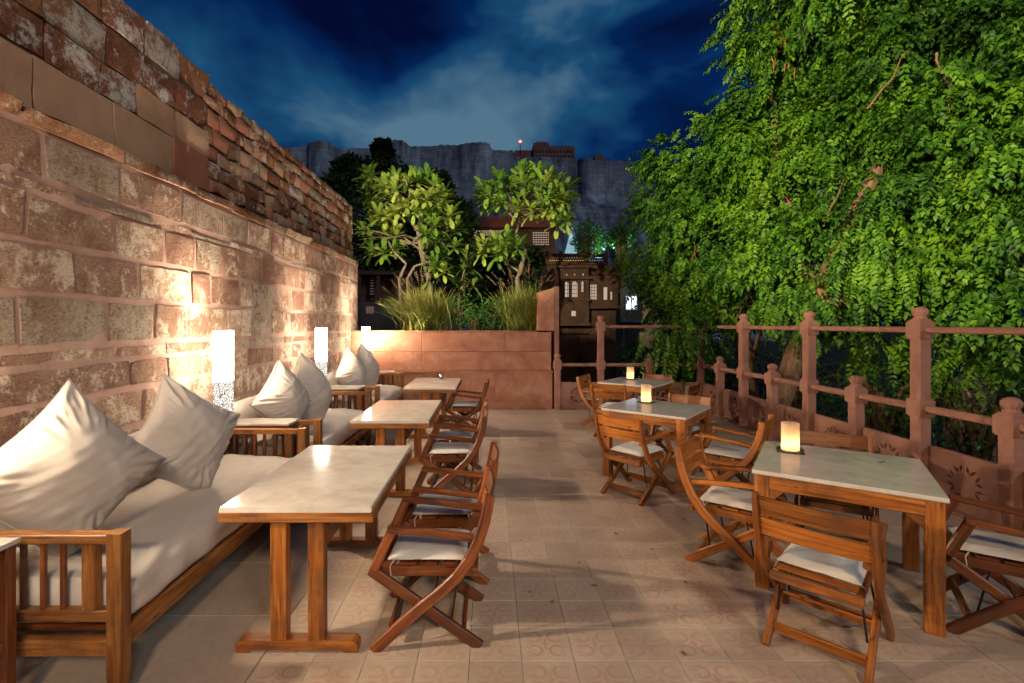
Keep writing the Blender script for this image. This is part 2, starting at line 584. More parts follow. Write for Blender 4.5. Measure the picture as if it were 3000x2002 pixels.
DGREY = mat_plain('dark_grey_render', (.045, .038, .036), (.075, .063, .060), 2, .9, .2, 30)
CREAMW = mat_plain('cream_wall', (.30, .22, .13), (.40, .30, .19), 2, .9, .2, 30)
REDROOF = mat_plain('maroon_roof', (.085, .018, .014), (.12, .03, .022), 3, .8, .3, 30)
WHITEW = mat_plain('white_lime_wall', (.55, .53, .52), (.70, .68, .66), 2, .9, .2, 30)
EARTH = mat_plain('dark_earth', (.020, .016, .010), (.045, .034, .020), .6, .95, .4, 8)
PINKW = mat_plain('pink_lime_wall', (.42, .22, .19), (.55, .32, .28), 2, .9, .2, 30)

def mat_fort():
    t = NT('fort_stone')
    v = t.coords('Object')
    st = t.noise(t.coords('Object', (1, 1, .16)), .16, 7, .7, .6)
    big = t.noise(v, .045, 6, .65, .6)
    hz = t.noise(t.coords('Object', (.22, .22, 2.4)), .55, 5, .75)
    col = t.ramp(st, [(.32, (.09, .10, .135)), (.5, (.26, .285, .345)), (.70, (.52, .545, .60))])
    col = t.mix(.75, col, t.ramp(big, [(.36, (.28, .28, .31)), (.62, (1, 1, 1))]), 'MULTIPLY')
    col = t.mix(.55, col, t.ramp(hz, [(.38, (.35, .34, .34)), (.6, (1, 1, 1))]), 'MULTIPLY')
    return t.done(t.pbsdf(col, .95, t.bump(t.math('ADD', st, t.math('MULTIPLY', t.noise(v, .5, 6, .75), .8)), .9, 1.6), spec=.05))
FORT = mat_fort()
FORT_R = mat_plain('fort_red_palace', (.10, .045, .04), (.17, .085, .07), .2, .95, .4, 1.5)

def mat_emit(name, col, strength):
    t = NT(name)
    e_ = t.n('Emission', i_Strength=strength)
    e_.inputs['Color'].default_value = (*col, 1)
    return t.done(e_.outputs[0])
LAMP_L = 54.0
SHADE = mat_emit('lit_paper_shade', (1.0, .82, .62), LAMP_L)
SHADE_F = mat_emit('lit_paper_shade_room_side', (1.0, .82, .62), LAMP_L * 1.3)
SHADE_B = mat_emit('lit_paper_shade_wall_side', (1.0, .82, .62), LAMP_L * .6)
WINLIT = mat_emit('lit_window_glass', (.95, .72, .55), .42)
WINLIT2 = mat_emit('lit_window_cool', (.70, .80, 1.0), 1.6)
JALIL = mat_emit('lit_interior', (1.0, .75, .55), .55)
AMBERL = mat_emit('amber_interior', (1.0, .50, .12), .55)
VIOLETL = mat_emit('violet_interior', (.45, .40, 1.0), .45)
FLAME = mat_emit('candle_flame', (1.0, .62, .22), 60)
REDL = mat_emit('red_beacon', (1.0, .10, .06), 6.0)
STARL = mat_emit('white_blue_lamp', (.55, .85, 1.0), 260.0)

def mat_cutwork():
    t = NT('lit_cutwork_base')
    v = t.coords('Object', (1, 1, .45))
    vo = t.n('TexVoronoi', i_Scale=95.0, feature='DISTANCE_TO_EDGE'); t.l(v, vo.inputs['Vector'])
    f = t.math('GREATER_THAN', vo.outputs['Distance'], .11)
    e_ = t.n('Emission', i_Strength=1.3); e_.inputs['Color'].default_value = (.95, .86, .78, 1)
    d = t.pbsdf((.10, .085, .09), .5)
    mx = t.n('MixShader'); t.l(f, mx.inputs[0]); t.l(d, mx.inputs[1]); t.l(e_.outputs[0], mx.inputs[2])
    return t.done(mx.outputs[0])
CUTW = mat_cutwork()

def mat_frost():
    t = NT('frosted_candle_glass')
    tr = t.n('BsdfTranslucent'); tr.inputs['Color'].default_value = (.92, .72, .50, 1)
    df = t.pbsdf((.70, .50, .34), .5, spec=.4)
    mx = t.n('MixShader'); mx.inputs[0].default_value = .62
    t.l(df, mx.inputs[1]); t.l(tr.outputs[0], mx.inputs[2])
    return t.done(mx.outputs[0])
FROST = mat_frost()

# ================================================================== the setting
# ground far below the terrace, out to the horizon
g = MB(); g.add([(-1500, -1500, -5), (1500, -1500, -5), (1500, 1500, -5), (-1500, 1500, -5)], [(0, 1, 2, 3)])
tag(g.build('ground', EARTH), kind='structure')

# terrace slab and its paving
ter = MB(); ter.box(-3.3, 4.30, -3.0, 10.2, -5.0, -0.030)
terrace = tag(ter.build('terrace_floor', GROUT), kind='structure')
def tile_mesh(name, sx, sy, mat, ch=.004, th=.026):
    m = MB()
    a, b = sx / 2, sy / 2
    vs = [(-a, -b, -th), (a, -b, -th), (a, b, -th), (-a, b, -th), (-a, -b, -ch), (a, -b, -ch), (a, b, -ch), (-a, b, -ch),
          (-a + ch, -b + ch, 0), (a - ch, -b + ch, 0), (a - ch, b - ch, 0), (-a + ch, b - ch, 0)]
    fs = [(0, 1, 5, 4), (1, 2, 6, 5), (2, 3, 7, 6), (3, 0, 4, 7), (4, 5, 9, 8), (5, 6, 10, 9), (6, 7, 11, 10), (7, 4, 8, 11), (8, 9, 10, 11)]
    m.add(vs, fs)
    return m
tm = tile_mesh('tile', TILE - .0020, TILE - .0020, TILEM, .0012).mesh('tile', TILEM)
tiles = []
for j in range(-8, 25):
    for i in range(14):
        tiles.append((TX0 + (i + .5) * TILE, TY0 + (j + .5) * TILE))
# visible ones first
vis = sorted([p for p in tiles if p[1] > 1.85], key=lambda p: p[1])
rest = [p for p in tiles if p[1] <= 1.85] + vis[298:]
for p in vis[:298]:
    o = link('tile', tm, terrace)
    o.location = (p[0], p[1], random.uniform(-.0008, .0008))
mm = MB()
base = tile_mesh('tile', TILE - .0020, TILE - .0020, TILEM, .0012)
for p in rest:
    mm.add([(v[0] + p[0], v[1] + p[1], v[2]) for v in base.v], base.f)
tag(mm.build('tile_paving', TILEM, terrace), kind='stuff')
# plain slabs either side and across the far end
def slabs(x0, x1, y0, y1, nx, ny):
    wx, wy = (x1 - x0) / nx, (y1 - y0) / ny
    me = tile_mesh('slab', wx - .003, wy - .003, SLABF, .002).mesh('slab', SLABF)
    for i in range(nx):
        for j in range(ny):
            o = link('slab', me, terrace)
            o.location = (x0 + (i + .5) * wx, y0 + (j + .5) * wy, random.uniform(-.0008, .0008))
slabs(-2.72, TX0 - .003, .32, 8.94, 3, 14)
slabs(TX0 + 14 * TILE + .003, 4.16, .32, 8.94, 3, 14)
slabs(-2.72, 4.16, 8.945, 9.60, 9, 1)

# ================================================================== left stone wall
XW = -2.72
wall = empty('stone_wall', (XW - .3, 5.0, 0), label='tall weathered sandstone wall of big lit blocks topped by rubble courses, behind the daybeds', cat='wall')
def wparts(name, me):
    o = link(name, me, wall)
    o.matrix_parent_inverse = Matrix.Translation((-(XW - .3), -5.0, 0))
    return o
core = MB(); core.box(XW - .7, XW + .006, -2.5, 10.0, -.03, 2.915)
wparts('mortar_core', core.mesh('mortar_core', MORTAR))
XU = XW - .085
core2 = MB(); core2.box(XW - .7, XU - .012, -2.5, 4.85, 2.90, 4.08)
wparts('upper_core', core2.mesh('upper_core', DMORT))
core2 = MB(); core2.box(XW - .7, XU - .030, 4.85, 9.99, 2.90, 4.10)
wparts('upper_core', core2.mesh('upper_core', DMORT))

def stone_mesh(name, q, xf, proud, mat, rough=.012, nx=6, nz=4, inset=.014, depth=.05, drop=.16):
    """irregular block: q = 4 corners (y,z) anticlockwise from lower left, face towards +x"""
    vs = []
    sd_ = random.uniform(0, 100)
    def pt(u, w):
        a = [q[0][k] * (1 - u) + q[1][k] * u for k in (0, 1)]
        b = [q[3][k] * (1 - u) + q[2][k] * u for k in (0, 1)]
        return a[0] * (1 - w) + b[0] * w, a[1] * (1 - w) + b[1] * w
    ty = (random.random() - .5) * rough * 1.6
    tz = (random.random() - .5) * rough * 1.6
    for j in range(nz):
        for i in range(nx):
            u, w = i / (nx - 1), j / (nz - 1)
            y, z = pt(u, w)
            edge = i in (0, nx - 1) or j in (0, nz - 1)
            nval = mnoise.noise(Vector((y * 5 + sd_, z * 5, sd_)))
            n2 = mnoise.noise(Vector((y * 14 + sd_, z * 14, 3.1)))
            if edge:
                y += n2 * inset * .9
                z += nval * inset * .9
            x = xf + proud + nval * rough + n2 * rough * .6 + ty * (u - .5) * 2 + tz * (w - .5) * 2 - (inset * drop if edge else 0)
            vs.append((x, y, z))
    fs = []
    for j in range(nz - 1):
        for i in range(nx - 1):
            a = j * nx + i
            fs.append((a, a + 1, a + nx + 1, a + nx))
    ring = [i for i in range(nx)] + [j * nx + nx - 1 for j in range(1, nz)] + [(nz - 1) * nx + i for i in range(nx - 2, -1, -1)] + [j * nx for j in range(nz - 2, 0, -1)]
    b0 = len(vs)
    n = len(ring)
    for k in ring:
        v = vs[k]
        vs.append((v[0], v[1], v[2]))
    for k in ring:
        v = vs[k]
        vs.append((xf - depth, v[1], v[2]))
    for k in range(n):
        k2 = (k + 1) % n
        fs.append((b0 + k, b0 + n + k, b0 + n + k2, b0 + k2))
    m = MB(); m.add(vs, fs)
    return m.mesh(name, mat, True)

def course(z0, z1, y0, y1, lmin, lmax, gap, xf, proud, mat, name, jz=.012, slant=.012, rough=.012, mats=None, nx=6, nz=4, drop=.16):
    y = y0 - random.uniform(0, lmin)
    sl = 0.0
    while y < y1:
        ln = random.uniform(lmin, lmax)
        ye = min(y + ln, y1)
        if y1 - ye < lmin * .5: ye = y1
        sl2 = random.uniform(-slant, slant) if ye < y1 else 0
        q = [(y + gap / 2 + sl, z0 + random.uniform(-jz, jz)), (ye - gap / 2 + sl2, z0 + random.uniform(-jz, jz)),
             (ye - gap / 2 - sl2, z1 + random.uniform(-jz, jz)), (y + gap / 2 - sl, z1 + random.uniform(-jz, jz))]
        m = random.choice(mats) if mats else mat
        if ye > 2.0 or True:
            wparts(name, stone_mesh(name, q, xf, proud + random.uniform(-.004, .008), m, rough, nx, nz, drop=drop))
        y, sl = ye, sl2
LOWP = .014
LOW = [(.06, .30, .4, .8), (.345, .58, .35, .75), (.63, .875, .35, .8), (.925, 1.165, .35, .75), (1.215, 1.395, .3, .65), (1.435, 1.505, .3, .9),
       (1.555, 1.83, .35, .72), (1.875, 2.14, .3, .72), (2.185, 2.45, .32, .70), (2.478, 2.53, .35, .8), (2.57, 2.825, .35, .75)]
for z0, z1, a, b in LOW:
    course(z0, z1, 1.6, 9.97, a, b, .040, XW, LOWP, ASH, 'ashlar_block', jz=.010, slant=.014, rough=.005)
course(2.865, 2.955, 1.6, 9.97, .45, 1.0, .03, XW, .034, RUB, 'coping_stone', rough=.016)
# upper, near part: big squared blocks
UPM = [LIMED, LIMED, RUB]
course(3.00, 3.33, 1.9, 4.84, .45, .75, .018, XU, .006, TANPL, 'upper_block', .008, .01, .006, [TANPL, TANPL, REDST])
course(3.345, 3.58, 1.9, 4.84, .35, .7, .018, XU, .008, LIMED, 'upper_block', .010, .014, .013, [LIMED, LIMED, RUB, TANPL], drop=.7)
course(3.595, 3.86, 1.9, 4.84, .3, .6, .018, XU, .008, LIMED, 'upper_block', .010, .014, .014, UPM, drop=.7)
course(3.875, 4.15, 1.9, 4.84, .3, .6, .018, XU, .008, LIMED, 'upper_block', .016, .014, .014, [RUB, LIMED], drop=.7)
# upper, far part: small rubble courses, slightly set back
z = 3.02
while z < 4.10:
    hh = random.uniform(.115, .205)
    z2 = min(z + hh, 4.16)
    course(z, z2 - .022, 4.86, 9.96, .13, .36, .022, XU, .010, RUB, 'rubble_stone', .024, .040, .009, [RUB, RUB, RUB, RUB, TANPL, REDST, LIMED], 5, 4, drop=1.2)
    z = z2

# ================================================================== planter wall at the far end
YP = 9.47
planter = empty('sandstone_planter', (-.7, YP, 0), label='long planter wall of smooth red sandstone slabs below the frangipani trees', cat='planter')
def slab(name, x0, x1, y0, y1, z0, z1, parent, mat=SAND, ch=.004):
    m = MB()
    px, py = parent.location.x, parent.location.y
    m.box(x0 - px, x1 - px, y0 - py, y1 - py, z0, z1, ch)
    return m.build(name, mat, parent)
slab('core', -2.68, 1.22, YP + .05, YP + .25, 0, 1.49, planter, DMORT)
XR = 1.262
edges_u = [-2.70, -1.32, .33, XR - .04]
for i in range(3):
    slab('facing_slab', edges_u[i] + .003, edges_u[i + 1] - .003, YP + .012, YP + .06, 1.135, 1.512, planter)
    slab('facing_slab', edges_u[i] + .003, edges_u[i + 1] - .003, YP + .012, YP + .06, .765, 1.129, planter)
slab('ledge', -2.70, XR - .012, YP - .035, YP + .06, .722, .760, planter)
edges_l = [-2.70, -1.05, .12, XR - .02]
for i in range(3):
    slab('plinth_slab', edges_l[i] + .003, edges_l[i + 1] - .003, YP - .018, YP + .05, .003, .718, planter)
slab('coping', -2.70, .93, YP - .004, YP + .22, 1.517, 1.542, planter)
slab('soil', -2.70, 1.2, YP + .23, 11.6, .4, 1.50, planter, SOIL)
# faint chiselled strokes in the plinth
def stroke(x0, z0, x1, z1):
    cm = MB(); cm.beam((x0 + .7, -.0195, z0), (x1 + .7, -.0195, z1), .010, .004, (0, 1, 0), .001); cm.build('chisel_mark', REDST, planter)
bx = .62
for a in ((0, .56, 0, .46), (0, .56, .075, .56), (0, .515, .06, .515), (0, .46, .075, .46),
          (.13, .56, .13, .46), (.165, .56, .165, .46), (.20, .46, .20, .56), (.20, .56, .27, .46), (.27, .46, .27, .56), (.32, .56, .32, .46)):
    stroke(bx + a[0], a[1], bx + a[2], a[3])
# taller pier with a sloping top at its right end
pier = empty('sandstone_pier', (1.2, YP, 0), label='tall narrow red sandstone pier with a sloping top at the planter end', cat='pier')
m = MB()
xa, xb = 1.20 - .185 - .2 + .16, XR + .05
pv = [(.96 - 1.2, .0, 1.545), (XR + .02 - 1.2, .0, 1.545), (XR + .02 - 1.2, .0, 2.385), (.96 - 1.2, .0, 2.29)]
d_ = .42
m.add([(a, 0.004, c) for a, b, c in pv] + [(a, d_, c) for a, b, c in pv],
      [(0, 1, 2, 3), (5, 4, 7, 6), (1, 5, 6, 2), (4, 0, 3, 7), (3, 2, 6, 7), (4, 5, 1, 0)])
m.build('pier_block', SAND, pier)
m = MB(); m.box(XR + .024 - 1.2, XR + .115 - 1.2, .02, .40, .9, 2.41, .006); m.build('edge_strip', RAIL, pier)
m = MB(); m.box(XR - .03 - 1.2, XR + .115 - 1.2, .06, .4, .003, .9, .006); m.build('pier_foot', TOWER, pier)

# ================================================================== sandstone railing
XRL = 4.14
YF = 9.46
def petal_holes(cx, cz, r):
    hs = []
    for k in range(8):
        a = 2 * PI * k / 8 + PI / 8
        for off in (-.17, .17):
            b = a + off
            c = (cx + r * math.cos(b), cz + r * math.sin(b))
            dx, dz = math.cos(b + off * 2.2), math.sin(b + off * 2.2)
            nx_, nz_ = -dz, dx
            L, W = .042, .014
            hs.append([(c[0] - dx * L, c[1] - dz * L), (c[0] + nx_ * W, c[1] + nz_ * W), (c[0] + dx * L, c[1] + dz * L), (c[0] - nx_ * W, c[1] - nz_ * W)])
    return hs
def make_post(parent, x, y, tall):
    top = 1.62 if tall else .875
    m = MB()
    s_ = .118
    m.beam((x, y, .003), (x, y, top + .10), s_, s_, (0, 1, 0), .012)
    # recessed fillets read as strips up the shaft
    p = m.build('post', RAIL, parent)
    for zc in ([.875, 1.62] if tall else [.875]):
        c = MB()
        c.beam((x, y, zc - .075), (x, y, zc + .075), .158, .158, (0, 1, 0), .008)
        c.beam((x, y, zc - .088), (x, y, zc + .088), .136, .136, (0, 1, 0), .006)
        c.build('collar', RAIL, p)
    f = MB()
    zt = top + .10
    prof = [(.052, zt - .01), (.058, zt + .004), (.058, zt + .018), (.046, zt + .022), (.055, zt + .038), (.068, zt + .062), (.066, zt + .088), (.050, zt + .108), (.026, zt + .120), (.008, zt + .124)]
    f.lathe(prof, 40, (x, y), rib=lambda a: 1 - .10 * abs(math.sin(5 * a)) ** 3 if True else 1)
    f.build('finial', RAIL, p, True)
    return p
def make_rail(parent, p0, p1, zc, r=.036):
    m = MB()
    m.tube([(p0[0], p0[1], zc), ((p0[0] + p1[0]) / 2, (p0[1] + p1[1]) / 2, zc), (p1[0], p1[1], zc)], r, 8)
    m.build('rail', RAIL, parent)

side = empty('sandstone_railing', (XRL, 6.0, 0), label='pink sandstone railing of tall and short ribbed posts running beside the square tables', cat='railing')
posts = [(9.46, 1), (8.66, 0), (7.86, 1), (7.06, 0), (6.25, 1), (5.45, 0), (4.64, 1), (3.83, 0), (3.03, 1), (2.22, 0)]
for y, t_ in posts:
    make_post(side, 0, y - 6.0, t_)
for i in range(len(posts) - 1):
    a, b = posts[i][0] - 6.0, posts[i + 1][0] - 6.0
    make_rail(side, (0, a - .05), (0, b + .05), .875, .037)
tall = [p[0] - 6 for p in posts if p[1]]
for i in range(len(tall) - 1):
    if i == 0:
        make_rail(side, (0, tall[0] - .75), (0, tall[1] + .05), 1.62, .031)
    else:
        make_rail(side, (0, tall[i] - .05), (0, tall[i + 1] + .05), 1.62, .031)
pw = .80 - .124
pan_me = holed_slab('panel', [(-pw / 2, .03), (pw / 2, .03), (pw / 2, .525), (-pw / 2, .525)], petal_holes(0, .27, .135), .05, RAIL)
for i in range(len(posts) - 1):
    yc = (posts[i][0] + posts[i + 1][0]) / 2 - 6
    o = link('panel', pan_me, side)
    o.location = (.022, yc, 0)
    o.rotation_euler = (0, 0, -PI / 2)
m = MB(); m.box(-.05, .05, 2.2 - 6, 9.5 - 6, .003, .03); m.build('kerb', RAIL, side)
back = empty('sandstone_railing', (2.7, YF, 0), label='pink sandstone railing between the planter pier and the corner post', cat='railing')
for x, t_ in ((1.34, 0), (2.185, 1), (3.14, 0)):
    make_post(back, x - 2.7, 0, t_)
xs = [1.34, 2.185, 3.14, XRL]
for i in range(3):
    make_rail(back, (xs[i] - 2.7 + .05, 0), (xs[i + 1] - 2.7 - .05, 0), .875, .035)
make_rail(back, (2.185 - 2.7 + .05, 0), (XRL - 2.7 - .35, 0), 1.62, .030)
for i in range(3):
    xa, xb = xs[i] + .062, xs[i + 1] - .062
    w = xb - xa
    me = holed_slab('panel', [(-w / 2, .03), (w / 2, .03), (w / 2, .535), (-w / 2, .535)], petal_holes(-.02, .29, .135), .05, RAIL)
    o = link('panel', me, back); o.location = ((xa + xb) / 2 - 2.7, -.022, 0)
m = MB(); m.box(1.4 - 2.7, XRL - 2.7 - .07, -.05, .05, .003, .03); m.build('kerb', RAIL, back)

# ================================================================== furniture
# ---- long trestle tables
def make_trestle(name, x0, x1, y0, y1, h, label):
    cx, cy_ = (x0 + x1) / 2, (y0 + y1) / 2
    t = empty(name, (cx, cy_, 0), 0, label, 'table', 'long marble topped tables by the daybeds')
    a, b = (x1 - x0) / 2, (y1 - y0) / 2
    m = MB(); m.box(-a, a, -b, b, h - .027, h, .006); m.build('marble_top', MARBLE, t)
    zt, zb = h - .0275, h - .078
    for s in (-1, 1):
        m = MB(); m.box(-a - .006, a + .006, s * (b - .016) - .016, s * (b - .016) + .016 + .0, zb, zt, .003); m.build('apron', WOOD_S, t)
        m = MB(); m.box(s * (a - .010) - .016, s * (a - .010) + .016, -b + .034, b - .034, zb, zt, .003); m.build('apron', WOOD_S, t)
    m = MB(); m.box(-a + .03, a - .03, -b + .035, b - .035, zt - .02, zt - .003); m.build('under_board', WOOD, t)
    for s in (-1, 1):
        yy = s * (b - .05)
        for q in (-1, 1):
            m = MB(); m.box(q * .096 - .042, q * .096 + .042, yy - .028, yy + .028, .062, zb + .03, .004); m.build('leg', WOOD, t)
        f = MB()
        L = .31
        prof = [(-L, .0), (-L + .07, .0), (-L + .075, .014), (L - .075, .014), (L - .07, .0), (L, .0), (L, .035), (L - .012, .052), (L - .03, .06), (-L + .03, .06), (-L + .012, .052), (-L, .035)]
        n = len(prof)
        w_ = .034
        vs = [(p[0], yy - w_, p[1] + .003) for p in prof] + [(p[0], yy + w_, p[1] + .003) for p in prof]
        fs = [tuple(range(n)), tuple(range(2 * n - 1, n - 1, -1))]
        uvs = [[(prof[k][0], prof[k][1]) for k in range(n)], [(prof[k - n][0], prof[k - n][1]) for k in range(2 * n - 1, n - 1, -1)]]
        for k in range(n):
            k2 = (k + 1) % n
            fs.append((k, n + k, n + k2, k2)); uvs.append([(prof[k][0], 0), (prof[k][0], .07), (prof[k2][0], .07), (prof[k2][0], 0)])
        f.add(vs, fs, uvs)
        f.build('foot', WOOD, t)
    m = MB(); m.box(.085, .118, -b + .075, b - .075, .50, .60, .003); m.build('stretcher', WOOD_R, t)
    return t
make_trestle('trestle_table', -1.366, -.594, 2.447, 3.69, .75, 'long marble table before the daybed that carries the two largest cushions')
make_trestle('trestle_table', -1.33, -.575, 4.64, 5.88, .75, 'long marble table second from the planter wall, middle of its row')
make_trestle('trestle_table', -1.25, -.475, 7.02, 8.30, .75, 'long marble table beside the planter wall with a steel tumbler on it')

# ---- square tables
def make_square(cx, cy_, s_, rz, h, label):
    t = empty('square_table', (cx, cy_, 0), rz, label, 'table', 'square marble topped tables by the railing')
    a = s_ / 2
    m = MB(); m.box(-a, a, -a, a, h - .028, h, .007); m.build('marble_top', MARBLE, t)
    zt, zb = h - .0285, h - .115
    b = a - .012
    lw = .082
    for sx in (-1, 1):
        for sy in (-1, 1):
            x, y = sx * (b - lw / 2), sy * (b - lw / 2)
            m = MB(); m.box(x - lw / 2, x + lw / 2, y - lw / 2, y + lw / 2, .002, zt, .005); m.build('leg', WOOD, t)
            for ax in (0, 1):
                g_ = MB()
                p0 = [x, y]; q = [x, y]
                dirx = -sx if ax == 0 else 0
                diry = -sy if ax == 1 else 0
                e0 = (x + dirx * lw / 2, y + diry * lw / 2)
                tri = [(e0[0], e0[1], zb), (e0[0] + dirx * .085, e0[1] + diry * .085, zb), (e0[0] + dirx * .0, e0[1], zb - .085)]
                off = Vector((0, sy * (lw / 2 - .012), 0)) if ax == 0 else Vector((sx * (lw / 2 - .012), 0, 0))
                off2 = off * ((lw / 2 - .04) / (lw / 2 - .012))
                vs = [Vector(p) + off for p in tri] + [Vector(p) + off2 for p in tri]
                g_.add([tuple(v) for v in vs], [(0, 1, 2), (5, 4, 3), (0, 3, 4, 1), (1, 4, 5, 2), (2, 5, 3, 0)])
                g_.build('corner_brace', WOOD, t)
    for s in (-1, 1):
        m = MB(); m.box(-b + lw, b - lw, s * (b - .016) - .012, s * (b - .016) + .012, zb, zt, .003); m.build('apron', WOOD, t)
        m = MB(); m.box(s * (b - .016) - .012, s * (b - .016) + .012, -b + lw, b - lw, zb, zt, .003); m.build('apron', WOOD, t)
    m = MB(); m.box(-b + .03, b - .03, -b + .03, b - .03, zt - .02, zt - .003); m.build('under_board', WOOD_R, t)
    return t
make_square(2.32, 3.205, .925, R(-34.3), .75, 'square marble table with candle lantern and fallen leaf, at the wide end of the railing')
make_square(1.874, 5.41, .905, R(-39), .75, 'square marble table with candle lantern, middle one beside the railing')
make_square(2.365, 7.79, .905, R(-39), .75, 'square marble table with candle lantern close to the corner of the railings')

# ---- folding armchair
def make_chair(wood, label):
    t = empty('folding_armchair', (0, 0, 0), 0, label, 'chair', 'wooden folding armchairs on the terrace')
    W = .245
    def curve():
        pts = [(.592, .0), (.47, .115), (.35, .221), (.245, .303), (.165, .378), (.10, .465), (.052, .565), (.020, .665), (.004, .745), (-.004, .80)]
        return pts
    for s in (-1, 1):
        y1 = s * W
        y2 = s * (W - .034)
        m = MB(); m.sweep([(u, y1, z) for u, z in curve()], .058, .030, (0, 1, 0), .006, [1, 1, 1, 1, 1, 1, .98, .95, .92, .86]); m.build('curved_leg', wood, t)
        m = MB(); m.sweep([(.045, y2, .0), (.35, y2, .213), (.617, y2, .398)], .056, .030, (0, 1, 0), .006); m.build('straight_leg', wood, t)
        m = MB(); m.sweep([(.606, y2, .375), (.555, y2, .49), (.503, y2, .605)], .050, .030, (0, 1, 0), .006); m.build('arm_upright', wood, t)
        m = MB(); m.sweep([(.525, y2 + s * .004, .612), (.30, y2 + s * .004, .592), (.045, y2 + s * .004, .560)], .032, .046, (0, 1, 0), .007); m.build('armrest', wood, t)
        y3 = s * (W - .072)
        m = MB(); m.box(.075, .565, y3 - .013, y3 + .013, .350, .402, .003); m.build('seat_rail', wood, t)
        m = MB(); m.tube([(.16, y3, .36), (.195, y2 - s * .02, .135)], .006, 6); m.build('brace_rod', STEEL, t)
        m = MB(); m.tube([(.42, y3, .36), (.475, y2 - s * .005, .125)], .006, 6); m.build('brace_rod', STEEL, t)
    for u, w_ in ((.115, .06), (.21, .075), (.32, .09), (.43, .09), (.53, .07)):
        m = MB(); m.box(u - w_ / 2, u + w_ / 2, -.17, .17, .403, .414, .002); m.build('seat_slat', wood, t)
    m = MB(); m.box(.555, .580, -W + .05, W - .05, .355, .402, .003); m.build('front_rail', wood, t)
    m = MB(); m.box(.058, .082, -W + .05, W - .05, .350, .398, .003); m.build('rear_rail', wood, t)
    # two slats bowed backwards between the curved legs
    for za, zb, u0 in ((.698, .792, .004), (.585, .678, .030)):
        m = MB()
        n = 8
        vs = []
        for k in range(n + 1):
            y = (-1 + 2 * k / n) * (W - .012)
            bow = .022 * (1 - (2 * k / n - 1) ** 2)
            lean = (zb - za) * .24
            for (du, zz) in ((-.008, za), (.008, za), (.008 - lean, zb), (-.008 - lean, zb)):
                vs.append((u0 + lean * .5 - bow + du, y, zz))
        fs = []; uvs = []
        for k in range(n):
            for c in range(4):
                c2 = (c + 1) % 4
                fs.append((k * 4 + c, (k + 1) * 4 + c, (k + 1) * 4 + c2, k * 4 + c2))
                cc = [0, .016, .11, .126, .24]
                uvs.append([(k * .06, cc[c]), (k * .06 + .06, cc[c]), (k * .06 + .06, cc[c + 1]), (k * .06, cc[c + 1])])
        fs.append((0, 1, 2, 3)); uvs.append([(0, 0)] * 4)
        fs.append((n * 4 + 3, n * 4 + 2, n * 4 + 1, n * 4)); uvs.append([(0, 0)] * 4)
        m.add(vs, fs, uvs)
        m.build('back_slat', wood, t)
    m = MB(); m.box(.50, .522, -W + .035, W - .035, .058, .118, .003); m.build('stretcher', wood, t)
    m = MB(); m.box(.12, .142, -W + .05, W - .05, .050, .098, .003); m.build('stretcher', wood, t)
    m = MB(); m.tube([(.30, -W + .03, .19), (.30, W - .03, .19)], .008, 6); m.build('pivot_rod', wood, t)
    # thin tied cushion
    c = pad(.42, .36, .030, 14, 12)
    o = link('seat_cushion', c, t); o.location = (.325, 0, .434)
    KIDS.setdefault(t.name, []).append(o)
    m = MB()
    for s in (-1, 1):
        for u in (.14, .50):
            m.tube([(u, s * .165, .43), (u + .02, s * .19, .405), (u + .012, s * .196, .34)], .003, 5)
    m.build('cushion_tie', FAB_C, t)
    return t

def pad(sx, sy, th, nx, ny):
    vs = []; fs = []
    for side_ in (1, -1):
        b = len(vs)
        for j in range(ny + 1):
            for i in range(nx + 1):
                u, v = -1 + 2 * i / nx, -1 + 2 * j / ny
                k = ((1 - u ** 8) * (1 - v ** 8)) ** .5
                zz = side_ * th * k + .004 * mnoise.noise(Vector((u * 3, v * 3, side_ * 4)))
                vs.append((sx / 2 * u * (1 - .02 * (1 - v * v)), sy / 2 * v * (1 - .02 * (1 - u * u)), zz * (1 if side_ > 0 else .55)))
        for j in range(ny):
            for i in range(nx):
                a = b + j * (nx + 1) + i
                f = (a, a + 1, a + nx + 2, a + nx + 1)
                fs.append(f if side_ > 0 else f[::-1])
    m = MB(); m.add(vs, fs)
    me = m.mesh('seat_cushion', FAB_C, True)
    return me

